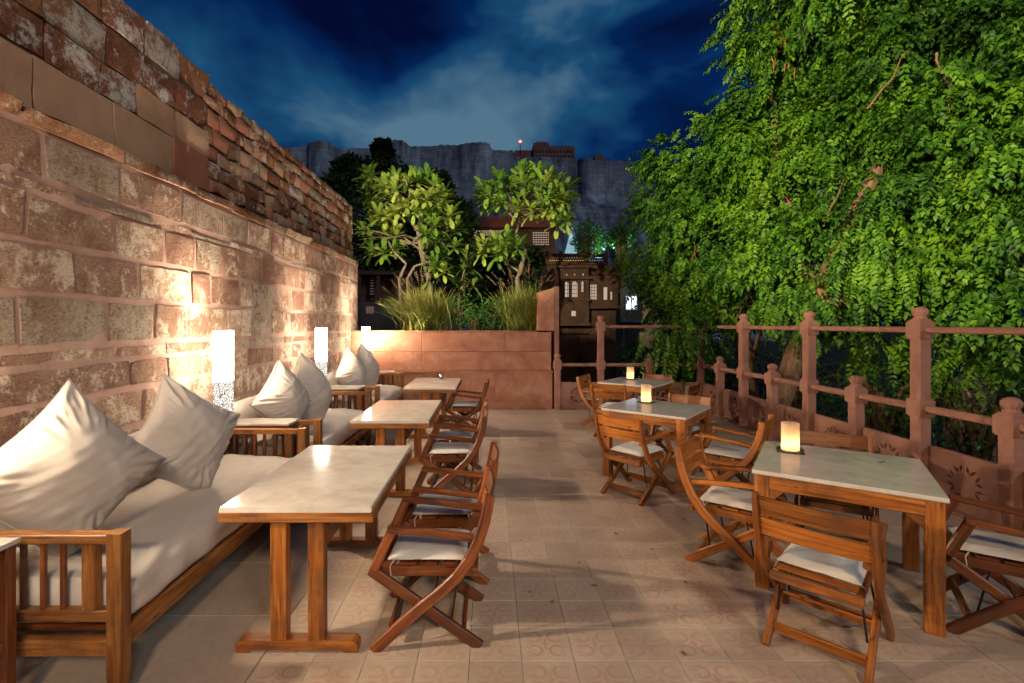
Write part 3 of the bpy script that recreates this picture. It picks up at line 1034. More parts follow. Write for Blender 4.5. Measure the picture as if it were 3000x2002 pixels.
protoA = make_chair(WOOD_R, 'x')
protoB = make_chair(WOOD, 'x')
CH = [  # proto, back centre, facing angle, label
    ('A', (0.0, 2.73), 180, 'folding armchair facing the first long table, casting a long shadow over the patterned tiles'),
    ('A', (.035, 3.335), 180, 'folding armchair tied by its backrest beside the first long table'),
    ('A', (-.04, 4.815), 180, 'folding armchair facing the middle long table, on the side of the first table'),
    ('A', (-.045, 5.37), 180, 'folding armchair facing the middle long table, on the side of the planter'),
    ('A', (-.03, 7.45), 176, 'lone folding armchair facing the long table by the planter wall'),
    ('B', (1.56, 2.34), 45, 'folding armchair with both back slats showing, at the square table with the fallen leaf'),
    ('B', (1.505, 3.64), -38.5, 'folding armchair in profile, drawn up to the leaf table from the middle table side'),
    ('B', (2.765, 3.90), -122, 'folding armchair behind the lantern table against the railing, only its top slat showing'),
    ('A', (3.14, 2.50), 144.7, 'reddish folding armchair at the leaf table, close to a pierced flower panel'),
    ('B', (1.223, 4.585), 41, 'folding armchair at the middle square table, pulled out over the open floor'),
    ('B', (2.58, 4.49), 141, 'folding armchair in profile on the railing side of the middle square table'),
    ('B', (2.47, 5.95), -133, 'folding armchair behind the middle square table, top slat above the marble'),
    ('B', (1.73, 7.03), 60, 'folding armchair with bright back slats at the square table by the railing corner'),
    ('B', (1.60, 8.2), -33, 'folding armchair in profile before the pierced panel next to the planter pier'),
    ('A', (2.95, 6.98), 140, 'dark folding armchair between the corner square table and the side railing'),
    ('A', (2.93, 8.40), -130, 'folding armchair behind the corner square table beneath the overhanging leaves'),
]
used = {'A': False, 'B': False}
for k, (pr, (bx_, by_), an, lab) in enumerate(CH):
    p = protoA if pr == 'A' else protoB
    if used[pr]: o = copy_tree(p)
    else: o = p; used[pr] = True
    o.location = (bx_, by_, .001)
    o.rotation_euler = (0, 0, R(an))
    o['label'] = lab

# ---- daybeds
ARM = .765
def make_daybed(y0, y1, label):
    XF, XB = -1.60, -2.60
    cx, cy_ = (XF + XB) / 2, (y0 + y1) / 2
    t = empty('daybed', (cx, cy_, 0), 0, label, 'daybed', 'wooden daybeds along the stone wall')
    hx, hy = (XF - XB) / 2, (y1 - y0) / 2
    P = .066
    for sx in (-1, 1):
        for sy in (-1, 1):
            x, y = sx * (hx - P / 2), sy * (hy - P / 2)
            m = MB(); m.sweep([(x, y, .002), (x, y, .14), (x, y, ARM)], P, P, (0, 1, 0), .004, [.62, 1, 1]); m.build('post', WOOD_S, t)
    for sy in (-1, 1):
        y = sy * (hy - P / 2)
        xa, xb = -hx + P, hx - P
        m = MB(); m.box(xa, xb, y - .030, y + .030, ARM - .048, ARM - .006, .004); m.build('top_rail', WOOD_S, t)
        m = MB(); m.box(xa, xb, y - .024, y + .024, .375, .425, .004); m.build('mid_rail', WOOD_S, t)
        m = MB(); m.box(xa, xb, y - .024, y + .024, .225, .295, .004); m.build('low_rail', WOOD_S, t)
        m = MB(); m.box(xb - .115, xb - .055, y - .022, y + .022, .426, ARM - .049, .003); m.build('wide_spindle', WOOD_S, t)
        m = MB(); m.box(xa + .055, xa + .115, y - .022, y + .022, .426, ARM - .049, .003); m.build('wide_spindle', WOOD_S, t)
        for k in range(7):
            x = xb - .21 - k * .088
            m = MB(); m.box(x - .010, x + .010, y - .010, y + .010, .426, ARM - .049, .002); m.build('spindle', WOOD_R, t)
    m = MB(); m.box(hx - .045, hx - .008, -hy + P, hy - P, .245, .335, .004); m.build('front_rail', WOOD_S, t)
    m = MB(); m.box(-hx + .008, -hx + .045, -hy + P, hy - P, .245, .335, .004); m.build('back_rail', WOOD_S, t)
    for k in range(9):
        y = -hy + .12 + k * (2 * hy - .24) / 8
        m = MB(); m.box(-hx + .046, hx - .046, y - .045, y + .045, .300, .325, .002); m.build('bed_slat', WOOD_R, t)
    return t
BEDS = [(2.10, 4.27), (4.585, 6.58), (7.04, 9.10)]
BL = ['wooden daybed with spindle armrest and tapered post, before the two largest cushions',
      'wooden daybed between two lit lamp columns, middle of the row by the stone wall',
      'wooden daybed next to the planter wall, end of the row by the stone wall']
for (a, b), l_ in zip(BEDS, BL):
    make_daybed(a, b, l_)

def make_mattress(y0, y1, seed, label):
    XF, XB = -1.612, -2.585
    y0 += .075; y1 -= .075
    nx, ny = 34, 120
    vs = []; fs = []
    hx, hy, hz = (XF - XB) / 2, (y1 - y0) / 2, .105
    zc = .43
    def sgnp(a, p): return math.copysign(abs(a) ** p, a)
    # wrap around the section (x,z) as a rounded rectangle, length along y
    ns = 84
    def section(k):
        a = 2 * PI * k / ns
        c, s_ = math.cos(a), math.sin(a)
        x = sgnp(c, .22) * hx; z_ = sgnp(s_, .42) * hz
        return x, z_
    # arc-length resample so the top gets vertices
    raw = [section(k / 8) for k in range(ns * 8)]
    d = [0]
    for i in range(1, len(raw) + 1):
        p, q = raw[i - 1], raw[i % len(raw)]
        d.append(d[-1] + math.hypot(p[0] - q[0], p[1] - q[1]))
    sec = []
    j = 0
    for k in range(ns):
        tgt = d[-1] * k / ns
        while d[j + 1] < tgt: j += 1
        f = (tgt - d[j]) / max(1e-6, d[j + 1] - d[j])
        p, q = raw[j % len(raw)], raw[(j + 1) % len(raw)]
        sec.append((p[0] + (q[0] - p[0]) * f, p[1] + (q[1] - p[1]) * f))
    for i in range(ny + 1):
        v = -1 + 2 * i / ny
        y = hy * v
        k_end = min(1.0, (1 - abs(v)) / .05)
        sh = 1 - (1 - k_end) ** 2 * .10
        for (x, z_) in sec:
            X = x * (1 - (1 - sh) * .3); Z = z_ * sh
            w = mnoise.noise(Vector((x * 5 + y * 1.6 + seed, y * 1.4 - x * 2.0, z_ * 6)))
            w2 = mnoise.noise(Vector((x * 13 + y * 4 + seed, y * 3.5 - x * 6, z_ * 10)))
            w3 = mnoise.noise(Vector((seed, y * .9, 2.0)))
            top = max(0, z_ / hz)
            Z += (.015 * w + .010 * w2) * (.4 + .6 * top) + top * .012 * (1 - (x / hx) ** 2) - top * .02 * max(0, x / hx) ** 3
            X += (.020 * w3 + .016 * w2 + .010 * w) * (1 if x > .4 else .2)
            fr = max(0, (x / hx - .45) / .55)
            w4 = mnoise.noise(Vector((x * 22 + y * 5 + seed, y * 2.2 - x * 3, z_ * 16)))
            Z += .014 * w4 * fr * top; X += .012 * w4 * fr
            if x > hx * .9 and z_ < 0: Z += .014 * w3
            vs.append((X, y, Z))
    for i in range(ny):
        for k in range(ns):
            k2 = (k + 1) % ns
            fs.append((i * ns + k, (i + 1) * ns + k, (i + 1) * ns + k2, i * ns + k2))
    fs.append(tuple(range(ns)))
    fs.append(tuple(ny * ns + k for k in range(ns - 1, -1, -1)))
    m = MB(); m.add(vs, fs)
    me = m.mesh('mattress', FAB_M, True)
    o = link('mattress', me)
    o.location = ((XF + XB) / 2, (y0 + y1) / 2, zc)
    tag(o, label, 'mattress', 'sheeted mattresses on the daybeds')
ML = ['long pale mattress with creased sheet on the daybed behind the first long table',
      'pale mattress on the middle daybed, partly behind the second long table',
      'pale mattress on the daybed by the planter wall']
for i, ((a, b), l_) in enumerate(zip(BEDS, ML)):
    make_mattress(a, b, 3.1 * i + 1, l_)

# ---- big linen cushions standing on a corner
def make_cushion(name, s_, th, c, normal_deg, roll_deg, lean_deg, seed, label, floor=.525, cat='cushion', grp='large linen cushions on the daybeds'):
    n = 60
    vs = []; fs = []
    zmin_allow = None
    M = Matrix.Rotation(R(normal_deg), 4, 'Z') @ Matrix.Rotation(R(-lean_deg), 4, 'Y') @ Matrix.Rotation(R(roll_deg), 4, 'X')
    idx = {}
    for sd_ in (1, -1):
        for j in range(n + 1):
            for i in range(n + 1):
                u, v = -1 + 2 * i / n, -1 + 2 * j / n
                # finer steps near the seams
                u = math.copysign(abs(u) ** .85, u); v = math.copysign(abs(v) ** .85, v)
                k = max(0, (1 - u * u) * (1 - v * v)) ** .50
                y = s_ / 2 * u * (1 - .14 * (1 - v * v)); z_ = s_ / 2 * v * (1 - .14 * (1 - u * u))
                r_ = math.hypot(u, v)
                ang = math.atan2(v, u)
                cor = max(0, r_ - .62) / .8
                wr_ = .034 * mnoise.noise(Vector((ang * 9 + seed, r_ * 1.1, sd_ * 3.0))) * cor * 2.0
                wr_ += .016 * mnoise.noise(Vector((u * 1.6 + seed, v * 1.6, sd_ * 2.0)))
                wr_ += .007 * mnoise.noise(Vector((u * 5 + v * 2 + seed, v * 4 - u, sd_ * 5.0)))
                dc = math.hypot(1 - abs(u), 1 - abs(v)); ac = math.atan2(1 - abs(v), 1 - abs(u) + 1e-6)
                ph = seed * 3 + (5 if u > 0 else 0) + (9 if v > 0 else 0)
                wr_ += .009 * math.sin(ac * 13 + ph + 3 * dc) * math.exp(-(dc / .42) ** 2) * min(1, dc * 7)
                wr_ += .008 * mnoise.noise(Vector((u * 2.2 + v * 7 + seed, u * 1.1, sd_ * 7.0)))
                edge = min(1.0, 6 * (1 - max(abs(u), abs(v))))
                x = sd_ * (th * k + wr_ * edge)
                bend = -.05 * (u * u + v * v) * .4
                p = M @ Vector((x + bend, y, z_))
                vs.append(p)
    for sd_ in (0, 1):
        b = sd_ * (n + 1) ** 2
        for j in range(n):
            for i in range(n):
                a = b + j * (n + 1) + i
                f = (a, a + 1, a + n + 2, a + n + 1)
                fs.append(f if sd_ == 0 else f[::-1])
    zs = [p.z for p in vs]
    z0 = min(zs)
    # sink the lower corner into the seat: squash what is below the seat plane
    sink = c[2]
    cut = z0 + sink
    out = []
    for p in vs:
        q = Vector(p)
        if q.z < cut + .06:
            tt = max(0.0, min(1.0, (cut + .06 - q.z) / (sink + .06)))
            q.z = cut + .06 * (1 - tt) ** 1.6
            q.x *= 1 + .16 * tt; q.y *= 1 + .10 * tt
        out.append((q.x, q.y, q.z - cut))
    m = MB(); m.add(out, fs)
    me = m.mesh(name, FAB, True)
    o = link(name, me)
    o.location = (c[0], c[1], floor)
    tag(o, label, cat, grp)
    ring = [i for i in range(n + 1)] + [j * (n + 1) + n for j in range(1, n + 1)] + [n * (n + 1) + i for i in range(n - 1, -1, -1)] + [j * (n + 1) for j in range(n - 1, 0, -1)]
    pm = MB(); pth = [out[k] for k in ring]; pm.tube(pth + [pth[0]], .0042, 5)
    pm.build('piped_seam', SEAM if 'dark piped' in label else FAB, o, True)
    return o
SEAM = mat_flat('dark_piping', (.06, .05, .045), .8)
CUSH = [  # size, thick, (x,y,sink), normal, roll, lean
    (.68, .215, (-2.12, 2.45, .08), -28, 40, 10, 1.0, 'largest linen cushion, its lit crumpled corner up, right behind the spindle armrest'),
    (.67, .175, (-2.05, 3.30, .09), -22, 56, 10, 5.0, 'linen cushion standing on a corner beside the largest cushion'),
    (.64, .195, (-2.10, 4.98, .10), -14, 40, 8, 9.0, 'linen cushion with a dark piped seam, on the middle daybed near the armrest'),
    (.68, .20, (-2.02, 5.50, .12), -8, 48, 8, 14.0, 'linen cushion in shade beside the piped one on the middle daybed'),
    (.66, .195, (-2.10, 7.46, .11), -10, 42, 8, 19.0, 'linen cushion on the end daybed, pale face towards the wall'),
    (.68, .195, (-2.00, 7.90, .10), -6, 46, 6, 23.0, 'linen cushion before the lamp column next to the planter wall'),
]
for s_, th, c, nd_, rl, ln, sdv, lab in CUSH:
    make_cushion('cushion', s_, th, c, nd_, rl, ln, sdv, lab)
# long low back bolsters against the wall
for i, (a, b) in enumerate(BEDS):
    n = 26; ns = 20
    vs = []; fs = []
    L = b - a - .25
    for k in range(n + 1):
        v = -1 + 2 * k / n
        e_ = (1 - abs(v) ** 10) ** .5
        for q in range(ns):
            an = 2 * PI * q / ns
            cx_ = math.copysign(abs(math.cos(an)) ** .6, math.cos(an)); sz = math.copysign(abs(math.sin(an)) ** .6, math.sin(an))
            w = mnoise.noise(Vector((v * 6 + i * 9, cx_ * 2, sz * 2)))
            vs.append((.085 * cx_ * (.35 + .65 * e_) + .012 * w, v * L / 2, .19 * sz * (.55 + .45 * e_) + .010 * w))
    for k in range(n):
        for q in range(ns):
            q2 = (q + 1) % ns
            fs.append((k * ns + q, (k + 1) * ns + q, (k + 1) * ns + q2, k * ns + q2))
    fs.append(tuple(range(ns))); fs.append(tuple(n * ns + q for q in range(ns - 1, -1, -1)))
    m = MB(); m.add(vs, fs)
    o = link('back_bolster', m.mesh('back_bolster', FAB, True))
    o.location = (-2.50, (a + b) / 2, .715)
    o.rotation_euler = (0, R(-8), 0)
    tag(o, ['low back bolster against the stone wall behind the two largest cushions', 'low back bolster behind the piped cushion on the middle daybed',
            'low back bolster on the daybed by the planter wall'][i], 'bolster', 'low back bolsters along the wall')

# ---- narrow side tables in the gaps, and the lamp columns on them
def make_side_table(yc, w, x1, label, h=.79):
    x0 = -2.66
    t = empty('side_table', ((x0 + x1) / 2, yc, 0), 0, label, 'side table', 'narrow marble side tables between the daybeds')
    a, b = (x1 - x0) / 2, w / 2
    m = MB(); m.box(-a, a, -b, b, h - .02, h, .004); m.build('marble_top', MARBLE, t)
    for sx in (-1, 1):
        for sy in (-1, 1):
            x, y = sx * (a - .03), sy * (b - .03)
            m = MB(); m.box(x - .022, x + .022, y - .022, y + .022, .002, h - .0205, .003); m.build('leg', WOOD_R, t)
    for sy in (-1, 1):
        y = sy * (b - .03)
        m = MB(); m.box(-a + .053, a - .053, y - .012, y + .012, h - .065, h - .021, .002); m.build('apron', WOOD_R, t)
        m = MB(); m.box(-a + .053, a - .053, y - .012, y + .012, .32, .36, .002); m.build('stretcher', WOOD_R, t)
    for sx in (-1, 1):
        x = sx * (a - .03)
        m = MB(); m.box(x - .012, x + .012, -b + .053, b - .053, h - .065, h - .021, .002); m.build('apron', WOOD_R, t)
        m = MB(); m.box(x - .012, x + .012, -b + .053, b - .053, .32, .36, .002); m.build('stretcher', WOOD_R, t)
    for k in range(3):
        x = a - .12 - k * .11
        m = MB(); m.box(x - .009, x + .009, -b + .022, -b + .038, .361, h - .066, .002); m.build('slat', WOOD_R, t)
    return t
make_side_table(1.90, .30, -1.985, 'narrow marble side table against the outer spindle armrest of the first daybed', .775)
make_side_table(4.425, .26, -1.78, 'narrow marble side table under the first lamp column, between two daybeds')
make_side_table(6.81, .38, -1.78, 'narrow marble side table under the middle lamp column, between two daybeds')
make_side_table(9.27, .26, -1.78, 'narrow marble side table under the lamp column by the planter wall', .775)

def make_lamp(x, y, z0, label):
    t = empty('column_lamp', (x, y, z0), 0, label, 'lamp', 'lit square lamp columns along the wall')
    a = .061
    zs, zt = 1.155 - z0, 1.615 - z0
    m = MB(); m.box(-a - .006, a + .006, -a - .006, a + .006, .0, .018, .003); m.build('foot_plate', STEEL, t)
    m = MB(); m.box(-a, a, -a, a, .019, zs - .004, .0); m.build('cutwork_base', CUTW, t)
    # open topped shade: four thin walls
    m = MB()
    th = .004
    m.box(-a, a, -a, -a + th, zs, zt); m.build('shade', SHADE, t)
    m = MB(); m.box(-a, a, a - th, a, zs, zt); m.build('shade', SHADE, t)
    m = MB(); m.box(-a, -a + th, -a + th + .0005, a - th - .0005, zs, zt); m.build('shade', SHADE_B, t)
    m = MB(); m.box(a - th, a, -a + th + .0005, a - th - .0005, zs, zt); m.build('shade', SHADE_F, t)
    ld = bpy.data.lights.new('bulb', 'SPOT')
    ld.energy = 135
    ld.color = (1.0, .80, .60)
    ld.spot_size = R(150); ld.spot_blend = 1.0
    ld.shadow_soft_size = .04
    lo = bpy.data.objects.new('bulb', ld); COL.objects.link(lo); lo.parent = t
    lo.location = (0, 0, zt - .05); lo.rotation_euler = (PI, 0, 0)
    # spot added above the rim to strengthen floor light and chair shadows
    ld = bpy.data.lights.new('reflector_bulb', 'SPOT')
    ld.energy = 300
    ld.color = (1.0, .80, .58)
    ld.spot_size = R(96); ld.spot_blend = .8
    ld.shadow_soft_size = .035
    lo = bpy.data.objects.new('reflector_bulb', ld); COL.objects.link(lo); lo.parent = t
    lo.location = (a * .3, 0, zt + .03)
    lo.rotation_euler = Vector((3.2, 0, -1.35)).to_track_quat('-Z', 'Y').to_euler()
    return t
make_lamp(-2.46, 1.90, .777, 'lit square lamp column on the side table by the first daybed spindle armrest')
make_lamp(-2.43, 4.425, .792, 'lit square lamp column with cutwork base behind the second largest cushion')
make_lamp(-2.36, 6.81, .792, 'lit square lamp column half hidden by the shaded cushion on the middle daybed')
make_lamp(-2.36, 9.27, .777, 'lit square lamp column standing in front of the planter wall')

# ---- candle lanterns
def make_lantern(x, y, label, rz=0):
    t = empty('candle_lantern', (x, y, .7505), rz, label, 'lantern', 'candle lanterns on the square tables')
    m = MB(); m.box(-.085, .085, -.085, .085, .001, .008, .002); m.build('slate_plate', PLATE, t)
    m = MB()
    r0, r1, n = .058, .0545, 40
    prof = [(r0, .009), (r0, .009), (r0, .075), (r0, .14), (r0, .205)]
    vs = []; fs = []
    for r, z_ in prof:
        for k in range(n):
            a = 2 * PI * k / n; vs.append((r * math.cos(a), r * math.sin(a), z_))
    for i in range(1, len(prof) - 1):
        for k in range(n):
            k2 = (k + 1) % n
            fs.append((i * n + k, i * n + k2, (i + 1) * n + k2, (i + 1) * n + k))
    m.add(vs, fs); m.build('glass', FROST, t, True)
    m = MB(); m.lathe([(.022, .010), (.022, .034), (.018, .036)], 16); m.build('candle', WAX, t, True)
    m = MB(); m.lathe([(.001, .037), (.006, .042), (.0065, .047), (.003, .054), (.0006, .058)], 12); m.build('flame', FLAME, t, True)
    ld = bpy.data.lights.new('flame_light', 'POINT'); ld.energy = .55; ld.color = (1.0, .62, .30); ld.shadow_soft_size = .010
    lo = bpy.data.objects.new('flame_light', ld); COL.objects.link(lo); lo.parent = t; lo.location = (0, 0, .066)
    return t
make_lantern(2.20, 3.53, 'glowing frosted candle lantern on the square table with the fallen leaf', R(-30))
make_lantern(1.86, 5.72, 'glowing frosted candle lantern on the middle square table', R(-38))
make_lantern(2.37, 8.10, 'glowing frosted candle lantern on the square table by the railing corner', R(-38))

# ---- small things
m = MB(); m.lathe([(.030, 0), (.034, .085), (.031, .085), (.028, .004)], 24)
o = m.build('tumbler', CUPM, None, True); o.location = (-.80, 8.12, .7505); tag(o, 'small steel tumbler on the long table by the planter wall', 'tumbler')
def fallen_leaf(x, y, z_, s_, rz, label, mat):
    vs = []; fs = []
    n = 6
    for k in range(n + 1):
        u = k / n
        w = .32 * math.sin(PI * min(1, u * 1.02)) ** .8
        for q in (-1, 0, 1):
            vs.append((s_ * (u - .5), s_ * w * q * .9, .003 + s_ * (.10 * abs(q) + .10 * (2 * u - 1) ** 2)))
    for k in range(n):
        for q in (0, 1):
            a = k * 3 + q
            fs.append((a, a + 3, a + 4, a + 1))
    mm_ = MB(); mm_.add(vs, fs)
    o = mm_.build('fallen_leaf', mat, None, True)
    o.location = (x, y, z_); o.rotation_euler = (0, 0, rz)
    tag(o, label, 'leaf', None if 'table' in label else 'dry leaves scattered on the tiles')
fallen_leaf(2.62, 3.22, .751, .055, .4, 'pale fallen leaf lying on the marble of a square table', FLEAF)
for k in range(11):
    fallen_leaf(random.uniform(.1, 2.2), random.uniform(2.3, 4.2), .0015, random.uniform(.022, .04), random.uniform(0, 6), 'tiny dry leaf lying on the patterned floor tiles', PODM)
dm = MB(); dm.box(-.17, .17, -.10, .10, .0015, .006, .002)
o = dm.build('drain_cover', SLABF); o.location = (.42, 9.12, 0); tag(o, 'flat square drain cover in the paving before the planter wall', 'drain cover')

# ---- unseen floodlights: one inferred from the lit big tree, two added as fill
def make_flood(x, y, z_, target, energy, col, size, label, ang=100):
    t = empty('floodlight', (x, y, z_), 0, label, 'floodlight', 'garden floodlights')
    d = (Vector(target) - Vector((x, y, z_))).normalized()
    q = d.to_track_quat('-Z', 'Y')
    m = MB(); m.box(-.16, .16, -.11, .11, .0, .08, .01)
    b = m.build('housing', STEEL, t); b.rotation_euler = q.to_euler()
    m = MB(); m.beam((0, 0, .04), (0, 0, -.22), .03, .03); m.build('bracket', STEEL, t)
    ld = bpy.data.lights.new('flood_bulb', 'SPOT'); ld.energy = energy; ld.color = col
    ld.spot_size = R(ang); ld.spot_blend = .55; ld.shadow_soft_size = size
    lo = bpy.data.objects.new('flood_bulb', ld); COL.objects.link(lo); lo.parent = t
    lo.location = d * .12; lo.rotation_euler = q.to_euler()
    return t
make_flood(-2.85, -1.6, 4.7, (6.6, 7.2, 6.7), 10000, (1.0, .86, .56), .16, 'garden floodlight on the wall top aimed at the big tree', 56)
make_flood(.7, -4.2, 4.8, (-.2, 5.0, 1.6), 860, (1.0, .72, .44), .35, 'warm terrace floodlight behind the seating', 110)
make_flood(-2.85, .9, 4.6, (-.3, 10.3, 3.8), 6200, (1.0, .90, .58), .12, 'narrow garden floodlight aimed at the planter trees', 30)

# ================================================================== vegetation
def kites(P, D, N, L, W):
    """one folded kite leaflet per row: base P, direction D, normal N"""
    S = np.cross(D, N)
    k = len(P)
    v = np.empty((k, 4, 3))
    v[:, 0] = P
    v[:, 1] = P + D * (L * .42)[:, None] + S * (W * .5)[:, None] + N * (W * .14)[:, None]
    v[:, 2] = P + D * L[:, None] - N * (L * .10)[:, None]
    v[:, 3] = P + D * (L * .42)[:, None] - S * (W * .5)[:, None] + N * (W * .14)[:, None]
    idx = np.arange(k)[:, None] * 4
    f = np.concatenate([idx + np.array([[0, 1, 2]]), idx + np.array([[0, 2, 3]])])
    return v.reshape(-1, 3), f
def unit(a):
    return a / np.maximum(np.linalg.norm(a, axis=1, keepdims=True), 1e-9)
def pinnate(C, A, Lr, nl, ll, lw):
    """pinnate leaves: bases C, axes A, rachis length Lr, nl leaflet pairs"""
    k = len(C)
    A = unit(A)
    up = np.tile(np.array([[0, 0, 1.0]]), (k, 1)) + rng.normal(0, .35, (k, 3))
    N = unit(up - A * np.sum(up * A, 1, keepdims=True))
    S = np.cross(A, N)
    Ps, Ds, Ns, Ls, Ws = [], [], [], [], []
    for i in range(nl):
        u = (i + .6) / nl
        droop = -np.array([0, 0, 1.0]) * (u * u * .35)
        base_ = C + (A * u + droop) * Lr[:, None]
        for s in (-1, 1):
            d = unit(A * .45 + S * s * .9 - N * .15 + np.array([0, 0, -.45]) + rng.normal(0, .16, (k, 3)))
            nn = N + rng.normal(0, .25, (k, 3))
            nn = unit(nn - d * np.sum(nn * d, 1, keepdims=True))
            Ps.append(base_); Ds.append(d); Ns.append(nn)
            sc_ = ll * (1 - .35 * abs(u - .45)) * rng.uniform(.8, 1.15, k)
            Ls.append(sc_); Ws.append(sc_ * lw)
    tip = C + (A - np.array([0, 0, .35])) * Lr[:, None]
    Ps.append(tip); Ds.append(unit(A + np.array([0, 0, -.5]))); Ns.append(N); Ls.append(np.full(k, ll)); Ws.append(np.full(k, ll * lw))
    Nn = np.concatenate(Ns); Dd = np.concatenate(Ds)
    Nn = unit(Nn - Dd * np.sum(Nn * Dd, 1, keepdims=True))
    return kites(np.concatenate(Ps), Dd, Nn, np.concatenate(Ls), np.concatenate(Ws))

F = 1110.0
def at(x, y, Y):
    return ((x - 1122) / F * Y, Y, H + (743 - y) / F * Y)

def lobe_points(c, r, n, front=.65):
    """leaf bases gathered in hanging clumps over a lumpy lobe, gaps between the clumps"""
    k = max(4, n // 26)
    d = unit(rng.normal(0, 1, (k, 3)))
    rad = r * (1 - .42 * rng.random(k) ** 1.4)
    lump = np.array([mnoise.noise(Vector((q[0] * 2.4 + c[0], q[1] * 2.4 + c[1], q[2] * 2.4))) for q in d])
    rad = rad * (1 + .40 * lump)
    cc = np.array(c) + d * rad[:, None] * np.array([1.0, .8, 1.0])
    per = rng.integers(10, 34, k)
    sz = rng.uniform(.11, .24, k)
    p = np.repeat(cc, per, 0); dd = np.repeat(d, per, 0); ss = np.repeat(sz, per)
    m = len(p)
    off = rng.normal(0, 1, (m, 3)) * ss[:, None] * np.array([1.0, 1.0, .85])
    off[:, 2] -= np.abs(rng.normal(0, .5, m)) * ss
    ax = unit(dd * .55 + off / ss[:, None] * .35 + np.array([0, 0, -.5]) + rng.normal(0, .25, (m, 3)))
    return p + off, ax

big = empty('pinnate_tree', (5.6, 8.4, -5), label='huge leafy tree with drooping pinnate leaves rising behind the side railing', cat='tree')
BIG0 = Vector(big.location)
LOBES = [(1560, 590, 92, 10.7), (1530, 470, 74, 11.0), (1600, 400, 95, 10.8), (1640, 520, 120, 10.2), (1660, 650, 105, 9.9), (1570, 700, 72, 9.75),
         (1700, 330, 80, 9.8), (1800, 100, 115, 9.0), (1790, 230, 105, 9.2), (1810, 420, 150, 8.7), (1790, 600, 120, 8.8),
         (1960, 60, 170, 8.0), (1960, 290, 165, 8.0), (2000, 500, 150, 7.9), (1960, 640, 80, 8.0), (2150, 160, 170, 7.4), (2170, 400, 165, 7.4),
         (2180, 600, 130, 7.4), (2330, 40, 165, 6.9), (2340, 300, 160, 6.9), (2350, 530, 150, 6.9), (2320, 690, 85, 7.0),
         (2480, 180, 150, 6.6), (2480, 480, 150, 6.6), (1730, 20, 75, 9.4), (2100, -90, 150, 7.6), (2320, -120, 150, 7.0), (1880, -70, 120, 8.4)]
LOW_L = [(2230, 800, 55, 8.4), (2340, 810, 60, 8.0), (1560, 830, 50, 11.0), (2000, 790, 45, 9.4), (1480, 800, 50, 11.5)]
Pts, Axs = [], []
for (x, y, r, Y) in LOBES:
    Y = Y + random.uniform(-.55, .7)
    c = at(x, y, Y); rm = r / F * Y * random.uniform(.90, 1.06)
    n = int(175 * rm * rm * 4)
    p, a = lobe_points(c, rm, n)
    Pts.append(p); Axs.append(a)
for (x, y, r, Y) in LOW_L:
    c = at(x, y, Y); rm = r / F * Y
    p, a = lobe_points(c, rm, int(60 * rm * rm * 4))
    Pts.append(p); Axs.append(a)
# the bough hanging over the railing corner
p, a = lobe_points(at(1560, 735, 9.15), .42, 150); Pts.append(p); Axs.append(a)
Pts = np.concatenate(Pts); Axs = np.concatenate(Axs)
# keep leaves off the seating side of the railing
keep = ~((Pts[:, 0] < 4.0) & (Pts[:, 1] < 9.0) & (Pts[:, 2] < 3.2))
Pts, Axs = Pts[keep], Axs[keep]
dist = np.linalg.norm(Pts - np.array([0, 0, H]), axis=1)
inview = (np.abs(Pts[:, 0] / Pts[:, 1] * F + 1122) < 2400)
order = np.argsort(np.where(inview, dist, 99))
near = set(order[:290].tolist())
mask = np.ones(len(Pts), bool); mask[list(near)] = False
Lr = rng.uniform(.22, .40, mask.sum())
v, f = pinnate(Pts[mask], Axs[mask], Lr, 6, .112, .56)
v = v - np.array(BIG0)
cr_o = link('crown', np_mesh('crown', v, f, LEAF), big)
cr_o['kind'] = 'stuff'
# the nearest leaves, one object each
variants = []
for k in range(5):
    v, f = pinnate(np.zeros((1, 3)), np.array([[1.0, 0, -.1]]), np.array([.38]), 7, .112, .55)
    variants.append(np_mesh('leaf', v, f, LEAF))
for i in order[:290]:
    o = link('leaf', variants[int(i) % 5], big)
    o.location = Vector(Pts[i]) - BIG0
    o.rotation_euler = Vector(Axs[i]).to_track_quat('X', 'Z').to_euler()
# trunks and boughs
def limb(parent, pts, r0, r1, name, mat, n=9, wob=.05):
    pts = [Vector(p) for p in pts]
    fine = []
    for i in range(len(pts) - 1):
        for k in range(5):
            fine.append(pts[i].lerp(pts[i + 1], k / 5))
    fine.append(pts[-1])
    off = Vector(parent.location)
    out = []
    for i, p in enumerate(fine):
        w = mnoise.noise_vector(p * 1.7) * wob if 0 < i < len(fine) - 1 else Vector((0, 0, 0))
        out.append(p + w - off)
    rad = [r0 + (r1 - r0) * i / (len(fine) - 1) for i in range(len(fine))]
    m = MB(); m.tube(out, rad, n)
    return m.build(name, mat, parent, True)
T0 = at(1790, 930, 8.4); T1 = at(1835, 790, 8.4); T2 = at(1870, 700, 8.3)
limb(big, [(T0[0] - .3, 8.5, -4.9), T0, T1, T2, at(1930, 560, 8.0), at(2020, 380, 7.8)], .21, .10, 'trunk', BARK)
limb(big, [T2, at(1960, 690, 8.2), at(2080, 610, 7.8), at(2250, 520, 7.3)], .13, .05, 'bough', BARK)
limb(big, [T2, at(1840, 560, 8.8), at(1780, 380, 9.2), at(1770, 200, 9.2)], .12, .04, 'bough', BARK)
limb(big, [at(1735, 930, 9.6), at(1722, 840, 9.6), at(1712, 760, 9.6), at(1725, 650, 9.6), at(1700, 520, 9.8)], .085, .04, 'trunk', BARK)
limb(big, [at(1722, 830, 9.6), at(1770, 690, 9.6), at(1760, 600, 9.6)], .05, .02, 'bough', BARK, 7)
